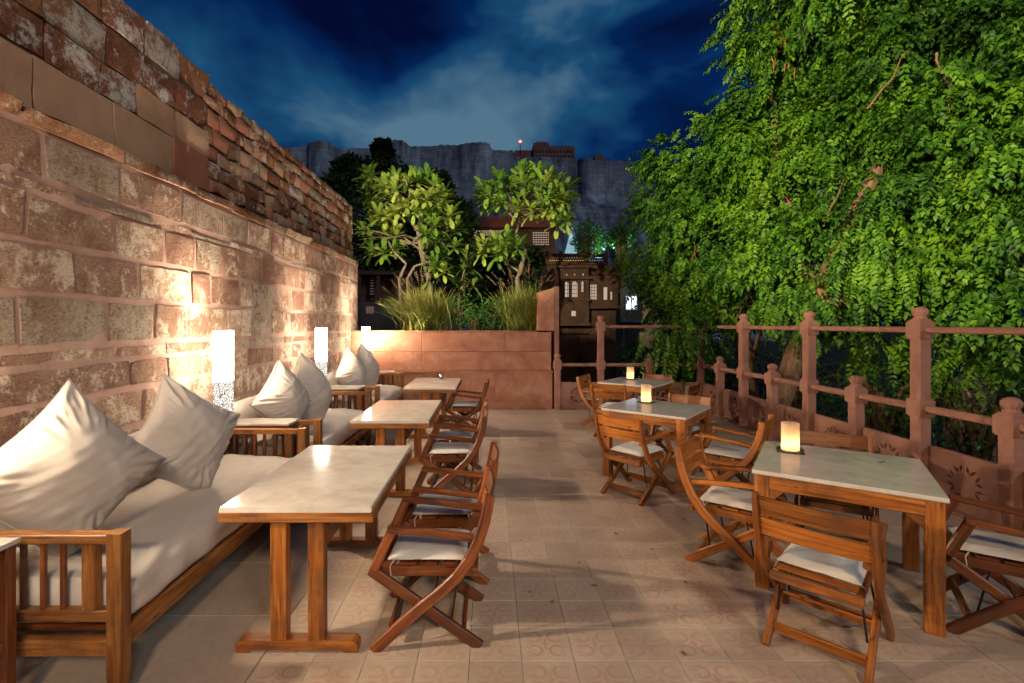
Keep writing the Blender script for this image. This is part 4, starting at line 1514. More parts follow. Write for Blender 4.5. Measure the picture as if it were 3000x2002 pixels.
for (xa, ya, xb, yb, Y) in ((1700, 690, 1640, 660, 9.5), (1720, 720, 1780, 640, 9.4), (1690, 730, 1730, 640, 9.3), (1750, 740, 1700, 655, 9.3), (1640, 720, 1800, 690, 9.3),
                            (1990, 250, 2090, 110, 7.2), (2150, 120, 2180, 260, 7.0), (1560, 560, 1510, 520, 10.2), (1890, 520, 1940, 400, 7.9)):
    limb(big, [at(xa, ya, Y), at((xa + xb) / 2 + 8, (ya + yb) / 2, Y), at(xb, yb, Y)], .018, .006, 'twig', BARK, 5, .08)
# hanging dry pods
for (x, y, Y) in ((1580, 600, 9.9), (1552, 612, 10.0), (1795, 95, 8.4)):
    n = 34
    c = np.array(at(x, y, Y)) + rng.normal(0, 1, (n, 3)) * np.array([.10, .10, .20])
    D = unit(np.tile([[0, 0, -1.0]], (n, 1)) + rng.normal(0, .2, (n, 3)))
    N = unit(np.cross(D, rng.normal(0, 1, (n, 3))))
    v, f = kites(c - np.array(BIG0), D, N, rng.uniform(.12, .22, n), np.full(n, .03))
    o = link('pod_cluster', np_mesh('pod_cluster', v, f, PODM), big); o['kind'] = 'stuff'

# ---- frangipani trees in the planter
def fleaf_mesh(L=.27, W=.085):
    vs = []; fs = []
    n = 5
    for k, (u, wf) in enumerate(((0, .14), (.22, .42), (.48, .82), (.72, 1.0), (.90, .78), (1.0, .28))):
        w = W / 2 * wf
        bend = -.18 * L * u * u
        vs += [(L * u, -w, bend + w * .28), (L * u, 0, bend), (L * u, w, bend + w * .28)]
    for k in range(n):
        for q in (0, 1):
            a = k * 3 + q
            fs.append((a, a + 3, a + 4, a + 1))
    m = MB(); m.add(vs, fs)
    return m.mesh('leaf', FLEAF, True)
FL = [fleaf_mesh(.30, .092), fleaf_mesh(.34, .098), fleaf_mesh(.25, .082)]
def frangipani(base_, trunks, tips, nl, label):
    t = empty('frangipani_tree', base_, 0, label, 'tree', 'frangipani trees in the planter')
    off = Vector(base_)
    for pts, r0, r1, nm in trunks:
        limb(t, pts, r0, r1, nm, FBARK, 8, .035)
    cnt = 0
    extra_v = []; extra_f = []; nb = 0
    for (p, ax, sc_) in tips:
        ax = Vector(ax).normalized()
        a0 = random.uniform(0, 6)
        s1 = ax.orthogonal().normalized(); s2 = ax.cross(s1)
        for k in range(nl):
            an = a0 + k * 2.4
            tl = .12 + 1.22 * ((k + .5) / nl)
            d = ax * math.cos(tl * 1.25) + (s1 * math.cos(an) + s2 * math.sin(an)) * math.sin(tl * 1.25)
            d.z -= .12
            q = d.to_track_quat('X', 'Z')
            sc2 = sc_ * random.uniform(.8, 1.12)
            pos = Vector(p) - off - ax * .05 * tl
            if cnt < 296:
                o = link('leaf', FL[cnt % 3], t)
                o.location = pos; o.rotation_euler = q.to_euler(); o.scale = (sc2, sc2, sc2)
                cnt += 1
            else:
                M = Matrix.LocRotScale(pos, q, (sc2,) * 3)
                me = FL[k % 3]
                extra_v += [tuple(M @ v_.co) for v_ in me.vertices]
                extra_f += [tuple(nb + i_ for i_ in pl.vertices) for pl in me.polygons]
                nb += len(me.vertices)
    if extra_v:
        m = MB(); m.add(extra_v, extra_f)
        o = m.build('foliage', FLEAF, t, True); o['kind'] = 'stuff'
    return t
def crown_tips(spec):
    """spec: (px x, px y, depth, outward tilt)"""
    out = []
    for (x, y, Y, cx, cy_) in spec:
        p = at(x, y, Y)
        ax = Vector(((x - cx) / 120, (10.3 - Y) * -.9 - .25, (cy_ - y) / 120 + .55))
        out.append((p, ax, random.uniform(.9, 1.15)))
    return out
YL = 10.35
def spread(cx, cy_, rx, ry, n, Y, mind=30):
    pts = []
    tries = 0
    while len(pts) < n and tries < 6000:
        tries += 1
        a = random.uniform(0, 2 * PI); r = math.sqrt(random.random())
        x, y = cx + rx * r * math.cos(a), cy_ + ry * r * math.sin(a)
        if all((x - p[0]) ** 2 + (y - p[1]) ** 2 > mind ** 2 for p in pts):
            yy = Y + random.uniform(-.55, .55) * math.sqrt(max(0.1, 1 - r * r)) - .15
            pts.append((x, y, yy, cx, cy_))
    return pts
lt = crown_tips(spread(930, 452, 94, 52, 25, YL, 20) + spread(872, 540, 46, 48, 11, YL, 21) + spread(1008, 540, 48, 62, 13, YL, 22) + spread(1000, 620, 30, 22, 3, YL, 22) + spread(845, 412, 14, 14, 2, YL, 10))
B0 = at(982, 668, YL)
lt_b = [([(B0[0], YL, 1.48), at(982, 640, YL), at(966, 575, YL), at(958, 530, YL), at(935, 490, YL)], .062, .040, 'trunk'),
        ([at(958, 530, YL), at(975, 480, YL), at(985, 430, YL)], .034, .018, 'branch'),
        ([at(935, 490, YL), at(905, 470, YL), at(880, 430, YL)], .030, .016, 'branch'),
        ([at(935, 490, YL), at(940, 440, YL), at(930, 410, YL)], .030, .016, 'branch'),
        ([at(962, 555, YL), at(930, 540, YL), at(890, 545, YL)], .028, .014, 'branch'),
        ([at(966, 575, YL), at(1000, 540, YL), at(1030, 530, YL)], .026, .014, 'branch'),
        ([(at(925, 690, 10.2)[0], 10.2, 1.48), at(915, 640, 10.2), at(932, 605, 10.2), at(905, 575, 10.2), at(890, 545, 10.2)], .038, .018, 'trunk'),
        ([(at(942, 690, 10.15)[0], 10.15, 1.48), at(934, 640, 10.15), at(950, 612, 10.15), at(985, 600, 10.15), at(1000, 560, 10.2)], .032, .016, 'trunk')]
for (p, ax, _) in lt[::2]:
    q = Vector(p)
    hub = Vector(at(940, 480, YL)) if p[2] > 3.7 else Vector(at(945, 560, YL))
    lt_b.append(([hub, hub.lerp(q, .5) + Vector((0, 0, .06)), q], .020, .010, 'branch'))
frangipani((B0[0], YL, 1.49), lt_b, lt, 17, 'frangipani tree with several crooked trunks, next to the stone wall')
YR = 10.3
rt = crown_tips(spread(1208, 446, 96, 48, 33, YR, 18) + spread(1280, 490, 32, 25, 6, YR, 17) + spread(1145, 568, 48, 22, 9, YR, 18))
C0 = at(1190, 668, YR)
rt_b = [([(C0[0], YR, 1.48), at(1188, 640, YR), at(1206, 575, YR), at(1184, 540, YR), at(1186, 512, YR)], .058, .036, 'trunk'),
        ([at(1186, 512, YR), at(1170, 490, YR), at(1165, 455, YR)], .030, .016, 'branch'),
        ([at(1186, 512, YR), at(1215, 500, YR), at(1245, 488, YR)], .026, .014, 'branch'),
        ([at(1186, 512, YR), at(1200, 470, YR), at(1205, 430, YR)], .028, .014, 'branch'),
        ([at(1190, 625, YR), at(1165, 605, YR), at(1140, 585, YR)], .026, .014, 'branch')]
for (p, ax, _) in rt[::2]:
    q = Vector(p)
    hub = Vector(at(1190, 500, YR)) if p[2] > 3.5 else Vector(at(1165, 605, YR))
    rt_b.append(([hub, hub.lerp(q, .5) + Vector((0, 0, .05)), q], .018, .009, 'branch'))
frangipani((C0[0], YR, 1.49), rt_b, rt, 17, 'frangipani tree with one bent trunk and a round yellowish crown')
bt = crown_tips(spread(1065, 640, 30, 30, 4, 11.1, 22) + spread(1085, 600, 25, 20, 2, 11.1, 22))
D0 = at(1045, 690, 11.1)
frangipani((D0[0], 11.1, 1.49), [([(D0[0], 11.1, 1.48), at(1060, 640, 11.1), at(1075, 590, 11.1)], .025, .012, 'trunk')], bt, 12, 'small low frangipani between the two bigger ones')

# ---- fountain grasses and leafy shrubs in the planter
def grass(x, y, rx, hgt, n, label, seed):
    r_ = np.random.default_rng(seed)
    t = empty('fountain_grass', (x, y, 1.50), 0, label, 'grass clump', 'fountain grasses in the planter')
    az = r_.uniform(0, 2 * PI, n); sp = r_.uniform(.05, 1.0, n) ** .8
    L = hgt * r_.uniform(.65, 1.12, n)
    segs = 5
    V = np.empty((n, segs + 1, 2, 3))
    bx_ = r_.normal(0, .16, n); by_ = r_.normal(0, .12, n)
    for k in range(segs + 1):
        u = k / segs
        rad = rx * sp * (u ** 1.5) * 1.05
        zz = L * (u - .42 * sp * u ** 2.6)
        w = .0095 * (1 - u) ** .6 + .0012
        cx_ = bx_ + np.cos(az) * rad; cy2 = by_ + np.sin(az) * rad
        V[:, k, 0] = np.stack([cx_ - np.sin(az + .6) * w, cy2 + np.cos(az + .6) * w, zz], 1)
        V[:, k, 1] = np.stack([cx_ + np.sin(az + .6) * w, cy2 - np.cos(az + .6) * w, zz], 1)
    base_ = np.arange(n)[:, None] * (segs + 1) * 2
    f = np.concatenate([base_ + np.array([[2 * k, 2 * k + 1, 2 * k + 3, 2 * k + 2]]) for k in range(segs)])
    o = link('blades', np_mesh('blades', V.reshape(-1, 3), f, GRASSM), t); o['kind'] = 'stuff'
    # seed plumes
    vs, fs = [], []
    P, D, N, LL, WW = [], [], [], [], []
    for q in range(34):
        a = r_.uniform(0, 2 * PI); s = r_.uniform(.1, .85)
        top = np.array([math.cos(a) * rx * s, math.sin(a) * rx * s, hgt * r_.uniform(.95, 1.3) * (1 - .25 * s)])
        ax = unit(np.array([[math.cos(a) * s, math.sin(a) * s, 1.1 - s * .5]]))[0]
        for h_ in range(26):
            p = top + ax * (.20 * h_ / 26)
            d = unit((ax * .8 + r_.normal(0, .5, 3))[None])[0]
            P.append(p); D.append(d); N.append(unit(np.cross(d, r_.normal(0, 1, 3))[None])[0]); LL.append(.028); WW.append(.007)
    v, f = kites(np.array(P), np.array(D), np.array(N), np.array(LL), np.array(WW))
    o = link('plumes', np_mesh('plumes', v, f, PLUME), t); o['kind'] = 'stuff'
grass((975 - 1122) / F * 9.95, 9.95, .95, .98, 1300, 'tall yellowish fountain grass under the many-stemmed frangipani', 3)
grass((1200 - 1122) / F * 10.0, 10.0, .80, 1.05, 1200, 'tall fountain grass with brown plumes beside the sandstone pier', 5)
def leaf_mass(name, c, rx, ry, rz, n, L, mat, label, cat, group=None, stem=None, trunk=True, dens=None):
    t = empty(name, (c[0], c[1], stem if stem is not None else c[2] - rz), 0, label, cat, group)
    o0 = np.array(t.location)
    d = unit(rng.normal(0, 1, (n, 3)))
    lump = np.array([mnoise.noise(Vector((q[0] * 2.2 + c[0], q[1] * 2.2 + c[1], q[2] * 2.2 + c[2]))) for q in d])
    rad = (1 - .55 * rng.random(n) ** 1.5) * (1 + .42 * lump)
    p = np.array(c) + d * rad[:, None] * np.array([rx, ry, rz])
    D = unit(d + rng.normal(0, .6, (n, 3)) + np.array([0, 0, -.1]))
    N = rng.normal(0, .5, (n, 3)) + np.array([0, -.3, .9])
    N = unit(N - D * np.sum(N * D, 1, keepdims=True))
    Ls = L * rng.uniform(.7, 1.25, n)
    v, f = kites(p - o0, D, N, Ls, Ls * .5)
    o = link('crown', np_mesh('crown', v, f, mat), t); o['kind'] = 'stuff'
    if trunk:
        m = MB(); h_ = c[2] - o0[2]
        m.tube([(0, 0, 0), (.02 * h_, 0, h_ * .5), (0, 0, h_)], [max(.02, .035 * h_), max(.015, .026 * h_), .012 * h_ + .006], 7)
        m.build('trunk', BARK, t, True)
        for q in range(5):
            a = q * 1.26
            m = MB(); m.tube([(0, 0, h_ * .7), (math.cos(a) * rx * .35, math.sin(a) * ry * .35, h_ + .1 * rz), (math.cos(a) * rx * .7, math.sin(a) * ry * .7, h_ + .35 * rz)],
                             [.016 * h_ + .005, .010 * h_ + .004, .004 * h_ + .002], 5)
            m.build('branch', BARK, t, True)
    return t
leaf_mass('shrub', at(1055, 715, 9.95), .42, .3, .36, 900, .05, SHRUBM, 'low dark green shrub between the two fountain grasses', 'shrub', 'shrubs in the planter', 1.5)
leaf_mass('shrub', at(1132, 722, 9.85), .36, .28, .33, 900, .05, SHRUBM, 'bright green small leaved shrub touching the plumed grass', 'shrub', 'shrubs in the planter', 1.5)
leaf_mass('shrub', at(1090, 735, 9.8), .25, .2, .2, 350, .05, SHRUBM, 'small pale shrub at the planter edge between the grasses', 'shrub', 'shrubs in the planter', 1.5)

# ---- dark trees behind the wall and planter, shapes against the fort
DT = [(760, 470, 75, 22, 'tall'), (800, 405, 52, 24, 'tall'), (872, 420, 80, 26, 'tall'), (878, 345, 26, 26, 'thin'), (1000, 440, 52, 24, 'pointed'), (930, 440, 60, 25, 'round'), (1035, 520, 60, 20, 'low'), (870, 570, 95, 19, 'low'), (960, 610, 95, 17, 'low'), (1090, 640, 90, 17.5, 'low'), (1190, 640, 75, 16.5, 'low')]
DN = ['broad dark night tree rising over the stone wall top', 'dark night tree with a ragged top close to the stone wall end', 'tallest dark night tree before the pale fort wall',
      'small dark treetop standing alone against the sky', 'dark pointed night tree between the two frangipani crowns', 'dark rounded night tree behind the left frangipani',
      'dark low tree below the fort cliff, behind both frangipani', 'broad dark tree behind the many-stemmed frangipani trunk', 'dark bush mass behind the yellowish fountain grass', 'dark bush mass between the fountain grasses', 'dark bush mass behind the plumed grass and pier']
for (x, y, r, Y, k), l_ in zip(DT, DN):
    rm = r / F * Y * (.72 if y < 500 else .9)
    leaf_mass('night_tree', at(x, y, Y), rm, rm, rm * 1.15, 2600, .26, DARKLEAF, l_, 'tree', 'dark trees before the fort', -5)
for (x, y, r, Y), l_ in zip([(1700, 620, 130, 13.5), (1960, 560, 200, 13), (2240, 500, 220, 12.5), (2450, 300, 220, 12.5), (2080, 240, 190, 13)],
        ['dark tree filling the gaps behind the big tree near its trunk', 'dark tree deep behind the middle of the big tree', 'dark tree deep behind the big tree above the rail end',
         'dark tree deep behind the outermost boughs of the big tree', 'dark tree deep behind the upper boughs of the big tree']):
    rm = r / F * Y  # dark backing added so gaps in the big crown look dark
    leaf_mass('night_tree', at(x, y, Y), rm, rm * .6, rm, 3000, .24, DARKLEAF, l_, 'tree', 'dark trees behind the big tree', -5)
# shrubs beyond the railing
for i, (x, y, r, Y) in enumerate([(1500, 870, 70, 12.5), (1640, 880, 80, 12), (1800, 900, 90, 11), (2020, 900, 110, 10), (2240, 930, 120, 9), (2450, 960, 130, 8.2)]):
    rm = r / F * Y
    leaf_mass('garden_shrub', at(x, y, Y), rm * 1.3, rm, rm, 1500, .11, SHRUBM, ['dark shrub below the back railing near the corner', 'dark shrub behind the corner post', 'dark shrub around the foot of the big trunk',
              'dark shrub seen between tall posts of the side railing', 'dark shrub under the rail near the pink wall', 'dark shrub below the rail beyond the table with the fallen leaf'][i], 'shrub', 'shrubs below the railing', -5)

# ================================================================== buildings beyond
def arch(cx, z0, w, h, n=8):
    pts = [(cx - w / 2, z0), (cx + w / 2, z0)]
    zs = z0 + h - w / 2
    for k in range(n + 1):
        a = PI * k / n
        pts.append((cx + w / 2 * math.cos(a), zs + w / 2 * math.sin(a) * (1.15 if 0 < k < n else 1)))
    return pts
def rect(x0, x1, z0, z1):
    return [(x0, z0), (x1, z0), (x1, z1), (x0, z1)]
def circ(cx, cz, r, n=10):
    return [(cx + r * math.cos(2 * PI * k / n), cz + r * math.sin(2 * PI * k / n)) for k in range(n)]
YT = 14.0
tow = empty('balcony_tower', (2.75, YT, -5), label='dark carved sandstone tower with lit arched windows and a pierced parapet', cat='building')
TO = Vector(tow.location)
def tbox(name, x0, x1, y0, y1, z0, z1, mat=TOWER, ch=.004, par=None):
    m = MB(); m.box(x0 - TO.x, x1 - TO.x, y0 - TO.y, y1 - TO.y, z0 - TO.z, z1 - TO.z, ch)
    return m.build(name, mat, par or tow)
def tslab(name, outer, holes, y, th, mat=TOWER):
    me = holed_slab(name, [(a - TO.x, b - TO.z) for a, b in outer], [[(a - TO.x, b - TO.z) for a, b in h] for h in holes], th, mat)
    o = link(name, me, tow); o.location = (0, y - TO.y, 0)
    return o
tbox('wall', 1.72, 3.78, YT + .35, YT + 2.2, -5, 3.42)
for k in range(11):      # masonry courses on the shaft
    zz = -.6 + k * .24
    x = 1.74 + random.uniform(0, .2)
    while x < 3.76:
        x2 = min(3.77, x + random.uniform(.35, .7))
        if x2 > 2.08 and x < 2.9 and zz > 1.5: x = x2; continue
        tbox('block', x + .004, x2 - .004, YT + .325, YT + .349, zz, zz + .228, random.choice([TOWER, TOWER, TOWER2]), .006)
        x = x2
wins = [arch(2.26, 2.45, .125, .44), arch(2.49, 2.45, .185, .45), arch(2.735, 2.60, .125, .30)]
tslab('bay_front', rect(2.07, 2.90, 1.70, 3.28), wins + [circ(2.26, 3.10, .028), circ(2.49, 3.105, .028), circ(2.74, 3.105, .034), rect(2.39, 2.53, 1.90, 2.05)], YT, .09)
tbox('bay_side', 2.07, 2.16, YT + .095, YT + .35, 1.70, 3.28)
tbox('bay_side', 2.81, 2.90, YT + .095, YT + .35, 1.70, 3.28)
tbox('bay_floor', 2.04, 2.93, YT - .06, YT + .35, 1.62, 1.695, TOWER2)
tbox('sill', 2.03, 2.94, YT - .05, YT - .004, 2.34, 2.41, TOWER2)
tbox('cornice', 2.0, 2.97, YT - .12, YT + .35, 3.285, 3.36, TOWER2)
tbox('eave', 2.03, 2.94, YT - .10, YT - .004, 2.96, 3.02, TOWER2)
pa = tbox('lit_pane', 2.17, 2.80, YT + .28, YT + .30, 1.78, 3.25, WINLIT)
# glazing bars behind the arches
for x in (2.22, 2.30, 2.43, 2.49, 2.55, 2.70, 2.77):
    tbox('glazing_bar', x - .006, x + .006, YT + .14, YT + .15, 2.44, 2.92, TOWER)
for z_ in (2.56, 2.68, 2.79):
    tbox('glazing_bar', 2.17, 2.80, YT + .12, YT + .13, z_ - .006, z_ + .006, TOWER)
tslab('right_front', rect(2.93, 3.78, 2.20, 3.10), [rect(2.97, 3.17, 2.39, 2.83), rect(3.36, 3.48, 2.38, 2.75), rect(3.56, 3.62, 2.38, 2.62)], YT + .16, .07)
tbox('lit_pane', 2.95, 3.70, YT + .325, YT + .335, 2.36, 2.86, WINLIT)
for x in (3.02, 3.07, 3.12):
    tbox('glazing_bar', x - .007, x + .007, YT + .25, YT + .26, 2.38, 2.84, TOWER)
for z_ in (2.48, 2.57, 2.66, 2.75):
    tbox('glazing_bar', 2.96, 3.18, YT + .265, YT + .275, z_ - .006, z_ + .006, TOWER)
tbox('right_eave', 2.98, 3.95, YT + .02, YT + .35, 3.105, 3.16, TOWER2)
tbox('right_sill', 2.94, 3.84, YT + .06, YT + .35, 2.12, 2.195, TOWER2)
tbox('canopy', 2.10, 2.92, YT + .12, YT + .345, 1.39, 1.44, TOWER2)
tslab('niche_frame', rect(2.28, 2.78, .92, 1.34), [rect(2.38, 2.68, .97, 1.27)], YT + .30, .024, TOWER2)
# roof parapet with pierced screen and glow behind
tbox('parapet_base', 1.70, 3.50, YT + .25, YT + .40, 3.42, 3.48, TOWER2)
holes = []
for k in range(24):
    x = 1.80 + k * .07
    holes.append(circ(x, 3.55, .020, 6)); holes.append(circ(x + .03, 3.63, .020, 6))
tslab('parapet_screen', rect(1.71, 3.50, 3.484, 3.70), holes, YT + .30, .03, TOWER2)
tbox('parapet_rail', 1.70, 3.51, YT + .27, YT + .36, 3.704, 3.75, TOWER2)
for x in (1.72, 2.12, 2.92, 3.47):
    tbox('parapet_post', x - .04, x + .04, YT + .262, YT + .365, 3.484, 3.82, TOWER2)
tbox('lit_room', 1.74, 2.90, YT + .60, YT + .62, 3.46, 3.66, AMBERL)
tbox('lit_room', 2.95, 3.44, YT + .60, YT + .62, 3.46, 3.66, VIOLETL)

# lattice building behind the frangipani
jb = empty('lattice_building', (1.2, 24.0, -5), label='maroon roofed building with glowing lattice screens behind the round crown', cat='building')
JO = Vector(jb.location)
def jbox(name, x0, x1, y0, y1, z0, z1, mat):
    m = MB(); m.box(x0 - JO.x, x1 - JO.x, y0 - JO.y, y1 - JO.y, z0 - JO.z, z1 - JO.z, .01)
    return m.build(name, mat, jb)
jbox('wall', -1.0, 3.3, 24.25, 27, -5, 6.9, TOWER)
jbox('roof', -1.15, 3.45, 23.8, 27.2, 6.42, 6.95, REDROOF)
for x0, x1, z0, z1 in ((-.75, .70, 6.02, 6.36), (2.15, 3.05, 5.55, 6.30)):
    holes = []
    nx_, nz_ = int((x1 - x0) / .085), int((z1 - z0) / .11)
    for i in range(nx_):
        for j in range(nz_):
            cx_, cz_ = x0 + .06 + i * (x1 - x0 - .08) / nx_, z0 + .07 + j * (z1 - z0 - .06) / nz_
            holes.append([(cx_, cz_ - .042), (cx_ + .028, cz_), (cx_, cz_ + .042), (cx_ - .028, cz_)])
    me = holed_slab('lattice_screen', [(a - JO.x, b - JO.z) for a, b in rect(x0, x1, z0, z1)], [[(a - JO.x, b - JO.z) for a, b in h] for h in holes], .05, TOWER2)
    o = link('lattice_screen', me, jb); o.location = (0, 24.0 - JO.y, 0)
    jbox('lit_room', x0 + .02, x1 - .02, 24.15, 24.17, z0 + .02, z1 - .02, JALIL)

# dark pavilion glimpsed at the end of the stone wall
dp = empty('dark_pavilion', (-3.5, 15.0, -5), label='dark grey pavilion with a slatted shutter beyond the end of the stone wall', cat='building')
DO = Vector(dp.location)
def dbox(name, x0, x1, y0, y1, z0, z1, mat, rot=None):
    m = MB(); m.box(x0 - DO.x, x1 - DO.x, y0 - DO.y, y1 - DO.y, z0 - DO.z, z1 - DO.z, .006)
    return m.build(name, mat, dp)
dbox('wall', -5.2, -2.2, 15.2, 18, -5, 2.35, DGREY)
dbox('upper_wall', -5.2, -2.4, 15.6, 18, 2.36, 3.4, TOWER)
dbox('cornice', -5.2, -2.3, 15.0, 15.6, 3.2, 3.30, TOWER)
for x in (-4.05, -3.45, -2.9):
    dbox('post', x - .05, x + .05, 15.05, 15.15, 2.36, 3.19, TOWER2)
for k in range(7):
    m = MB(); zz = 2.62 + k * .085 - DO.z
    m.beam((-3.76 - DO.x + k * .004, .28, zz), (-3.58 - DO.x + k * .006, .28, zz), .012, .07, (0, 1, .55), .003)
    m.build('louvre', PINKW, dp)
dbox('sign_board', -3.86, -3.62, 15.19, 15.198, 2.0, 2.22, PINKW)

# house with a cool lit window at right of the tower
nh = empty('neighbour_house', (5.6, 18.0, -5), label='cream house with a cool lit window standing past the carved tower', cat='house')
NO = Vector(nh.location)
def nbox(name, x0, x1, y0, y1, z0, z1, mat):
    m = MB(); m.box(x0 - NO.x, x1 - NO.x, y0 - NO.y, y1 - NO.y, z0 - NO.z, z1 - NO.z, .006)
    return m.build(name, mat, nh)
nbox('wall', 4.92, 7.2, 18.1, 21, -5, 3.0, CREAMW)
nbox('window_frame', 5.08, 5.56, 18.06, 18.098, 2.16, 2.76, WHITEW)
w = nbox('window_pane', 5.13, 5.51, 18.045, 18.058, 2.22, 2.70, WINLIT2)
nbox('glazing_bar', 5.30, 5.33, 18.03, 18.044, 2.22, 2.70, STEEL)
nbox('glazing_bar', 5.13, 5.51, 18.03, 18.043, 2.44, 2.46, STEEL)
nbox('drain_pipe', 5.01, 5.06, 18.03, 18.095, -5, 1.9, WHITEW)
nbox('ledge', 4.9, 7.2, 17.9, 18.099, 1.72, 1.80, WHITEW)
# pale stub wall among the leaves on the right
m = MB(); m.box(-.35, .35, -.1, .1, -5, .62, .02)
o = m.build('garden_wall', PINKW); o.location = (at(2215, 905, 9.6)[0], 9.6, -.0); tag(o, 'pink lime washed stub wall glimpsed through leaves between tall posts', 'wall')
# white gabled house top, far
wh = empty('gabled_house', ((1312 - 1122) / F * 40, 40, -5), label='far white gabled house top beside the round frangipani crown', cat='house')
m = MB()
gw, gd, gz0, gz1 = .55, 1.2, 5, 13.3
apex = 14.6
m.add([(-gw, 0, 0), (gw, 0, 0), (gw, 0, gz1 - .6), (0, 0, apex), (-gw, 0, gz1 - 1.0), (-gw, gd, 0), (gw, gd, 0), (gw, gd, gz1 - .6), (0, gd, apex), (-gw, gd, gz1 - 1.0)],
      [(0, 1, 2, 3, 4), (9, 8, 7, 6, 5), (1, 6, 7, 2), (5, 0, 4, 9), (2, 7, 8, 3), (3, 8, 9, 4)])
m.build('wall', WHITEW, wh)
m = MB(); m.beam((-gw - .08, -.1, gz1 - 1.05), (.02, -.1, apex + .04), .08, .1); m.beam((.0, -.1, apex + .04), (gw + .08, -.1, gz1 - .66), .08, .1); m.build('roof_edge', WHITEW, wh)

# cool street floodlight and the two small trees it lights
sl = empty('street_light', ((1418 - 1122) / F * 34, 34, -5), label='bright blue white street light shining behind the tower', cat='street light')
zl = H + (743 - 578) / F * 34 + 5
m = MB(); m.tube([(0, 0, 0), (0, 0, zl - .05)], [.06, .04], 8); m.build('pole', STEEL, sl, True)
m = MB(); m.lathe([(.02, zl - .07), (.10, zl - .05), (.13, zl), (.10, zl + .06), (.02, zl + .09)], 12); m.build('lamp_globe', STARL, sl, True)
ld = bpy.data.lights.new('street_bulb', 'POINT'); ld.energy = 1100; ld.color = (.30, .80, .95); ld.shadow_soft_size = .1
lo = bpy.data.objects.new('street_bulb', ld); COL.objects.link(lo); lo.parent = sl; lo.location = (0, -.35, zl)
m = MB(); m.box(-1.5, -.75, 1.9, 2.0, zl - .5, zl + .25, .02); m.build('hoarding', WHITEW, sl)
leaf_mass('small_tree', at(1352, 552, 33.2), 1.15, .9, 1.25, 1500, .22, SHRUBM, 'round tree lit teal by the street light above the tower', 'tree', 'trees by the street light', -5)
leaf_mass('small_tree', at(1424, 542, 32.8), .9, .7, .7, 1100, .22, SHRUBM, 'smaller teal lit treetop directly over the street light', 'tree', 'trees by the street light', -5)

# ================================================================== the fort on its cliff
YFT = 230.0
fx0, fx1 = 560, 1760
ncol, nrow = 330, 60
prof_x = [560, 670, 700, 758, 772, 885, 892, 935, 940, 1000, 1010, 1060, 1115, 1125, 1128, 1180, 1182, 1262, 1322, 1326, 1440, 1470, 1600, 1760]
prof_y = [345, 340, 337, 330, 340, 338, 331, 331, 336, 336, 333, 336, 333, 333, 345, 346, 362, 364, 366, 367, 371, 376, 380, 392]
V = np.empty((nrow + 1, ncol + 1, 3))
bast = [(735, 26, 5), (912, 24, 7), (1090, 36, 3.5), (1345, 16, 5), (1540, 30, 5)]
for i in range(ncol + 1):
    px = fx0 + (fx1 - fx0) * i / ncol
    X = (px - 1122) / F * YFT
    py = np.interp(px, prof_x, prof_y) + 1.3 * mnoise.noise(Vector((px * .09, 0, 0))) + (1.0 if (i // 2) % 2 else -.4) * .8
    zt = H + (743 - py) / F * YFT
    dep = 0
    for (bx_, bw, bd) in bast:
        q = abs(px - bx_) / bw
        if q < 1: dep = max(dep, bd * math.sqrt(1 - q ** 2) * .8)
    dep += 3 * mnoise.noise(Vector((px * .010, 2.2, 0)))
    for j in range(nrow + 1):
        u = j / nrow
        zz = zt + (-5.5 - zt) * u ** 1.15
        rock = max(0, min(1, (u - .26) / .12))
        n1 = mnoise.noise(Vector((X * .05, zz * .035, 1.0))) * 9 + mnoise.noise(Vector((X * .16, zz * .09, 5.0))) * 4 + mnoise.noise(Vector((X * .45, zz * .22, 7.0))) * 1.5
        y = YFT - dep * (1 - rock * .55) - rock * (n1 + 3 + u * 30) - (.5 if u < .03 else 0) - u * 4
        V[j, i] = (X, y, zz)
idx = np.arange((nrow + 1) * (ncol + 1)).reshape(nrow + 1, ncol + 1)
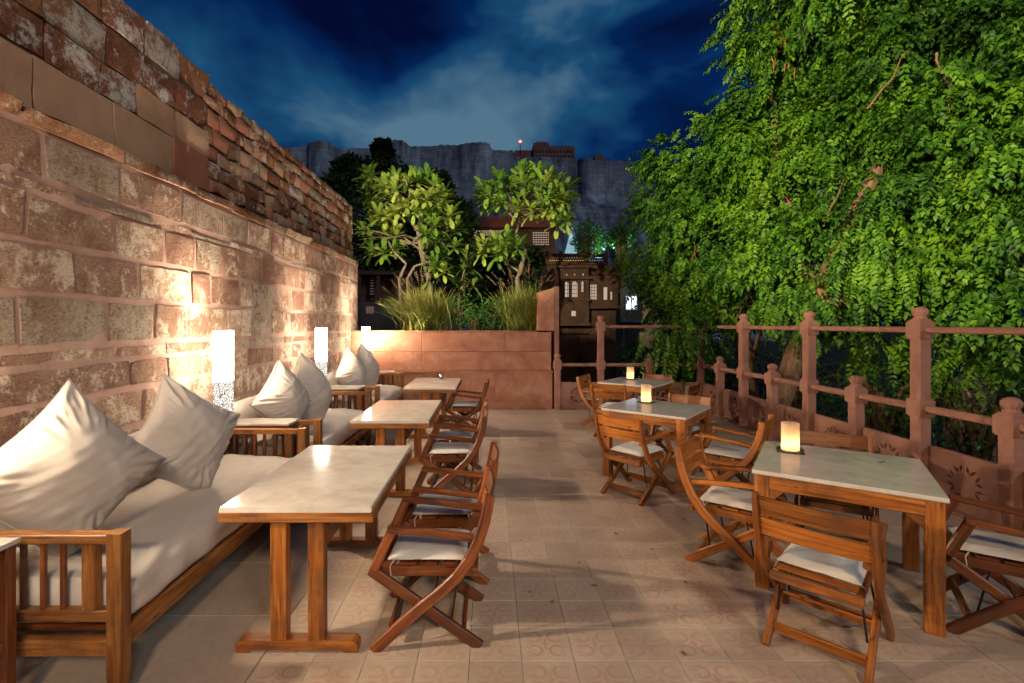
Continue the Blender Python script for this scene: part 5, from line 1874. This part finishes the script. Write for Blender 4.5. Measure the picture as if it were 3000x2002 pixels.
f = np.stack([idx[:-1, :-1].ravel(), idx[1:, :-1].ravel(), idx[1:, 1:].ravel(), idx[:-1, 1:].ravel()], 1)
fort = empty('hill_fort', (0, YFT, -5), label='long pale fort wall with round bastions on a rocky cliff under the clouds', cat='fort')
V2 = V.reshape(-1, 3) - np.array([0, YFT, -5])
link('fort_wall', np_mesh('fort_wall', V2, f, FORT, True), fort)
top = V[0] - np.array([0, YFT, -5])
tv = np.concatenate([top, top + np.array([0, 30, 0])])
n_ = ncol + 1
tf = np.stack([np.arange(ncol), np.arange(1, n_), np.arange(1, n_) + n_, np.arange(ncol) + n_], 1)
link('rampart_walk', np_mesh('rampart_walk', tv, tf, FORT), fort)
def fbox(name, xa, xb, ya, yb, d0, d1, mat):
    x0, x1 = (xa - 1122) / F * YFT, (xb - 1122) / F * YFT
    z1, z0 = H + (743 - ya) / F * YFT, H + (743 - yb) / F * YFT
    m = MB(); m.box(x0, x1, d0, d1, z0 + 5, z1 + 5, .1)
    return m.build(name, mat, fort)
pal = fbox('palace', 1226, 1321, 334, 372, 2, 14, FORT_R)
fbox('palace', 1182, 1227, 338, 366, 4, 14, FORT_R)
fbox('pavilion', 1226, 1262, 322, 334, 3, 13, FORT_R)
fbox('pavilion', 1262, 1320, 329, 334, 3.4, 13, FORT_R)
fbox('pavilion', 1232, 1256, 319, 322, 3, 13, FORT)
fbox('turret', 1368, 1392, 352, 372, 3, 9, FORT_R)
fbox('turret', 1374, 1386, 347, 352, 4, 8, FORT_R)
for k in range(11):
    x = 1230 + k * 8.2
    fbox('palace_window', x, x + 3.0, 342, 346.5, 1.6, 1.95, TOWER)
    fbox('palace_window', x + 1.5, x + 4.2, 353, 357, 1.6, 1.95, TOWER)
bp = at(1194, 325, YFT)
bc = empty('red_beacon', bp, 0, 'small red beacon light on a mast above the fort', 'beacon')
m = MB(); m.lathe([(.1, -.6), (.55, -.3), (.65, .1), (.4, .5), (.1, .65)], 10); m.build('lamp', REDL, bc, True)
m = MB(); m.tube([(0, 0, -6), (0, 0, -.6)], [.25, .15], 6); m.build('mast', STEEL, bc, True)
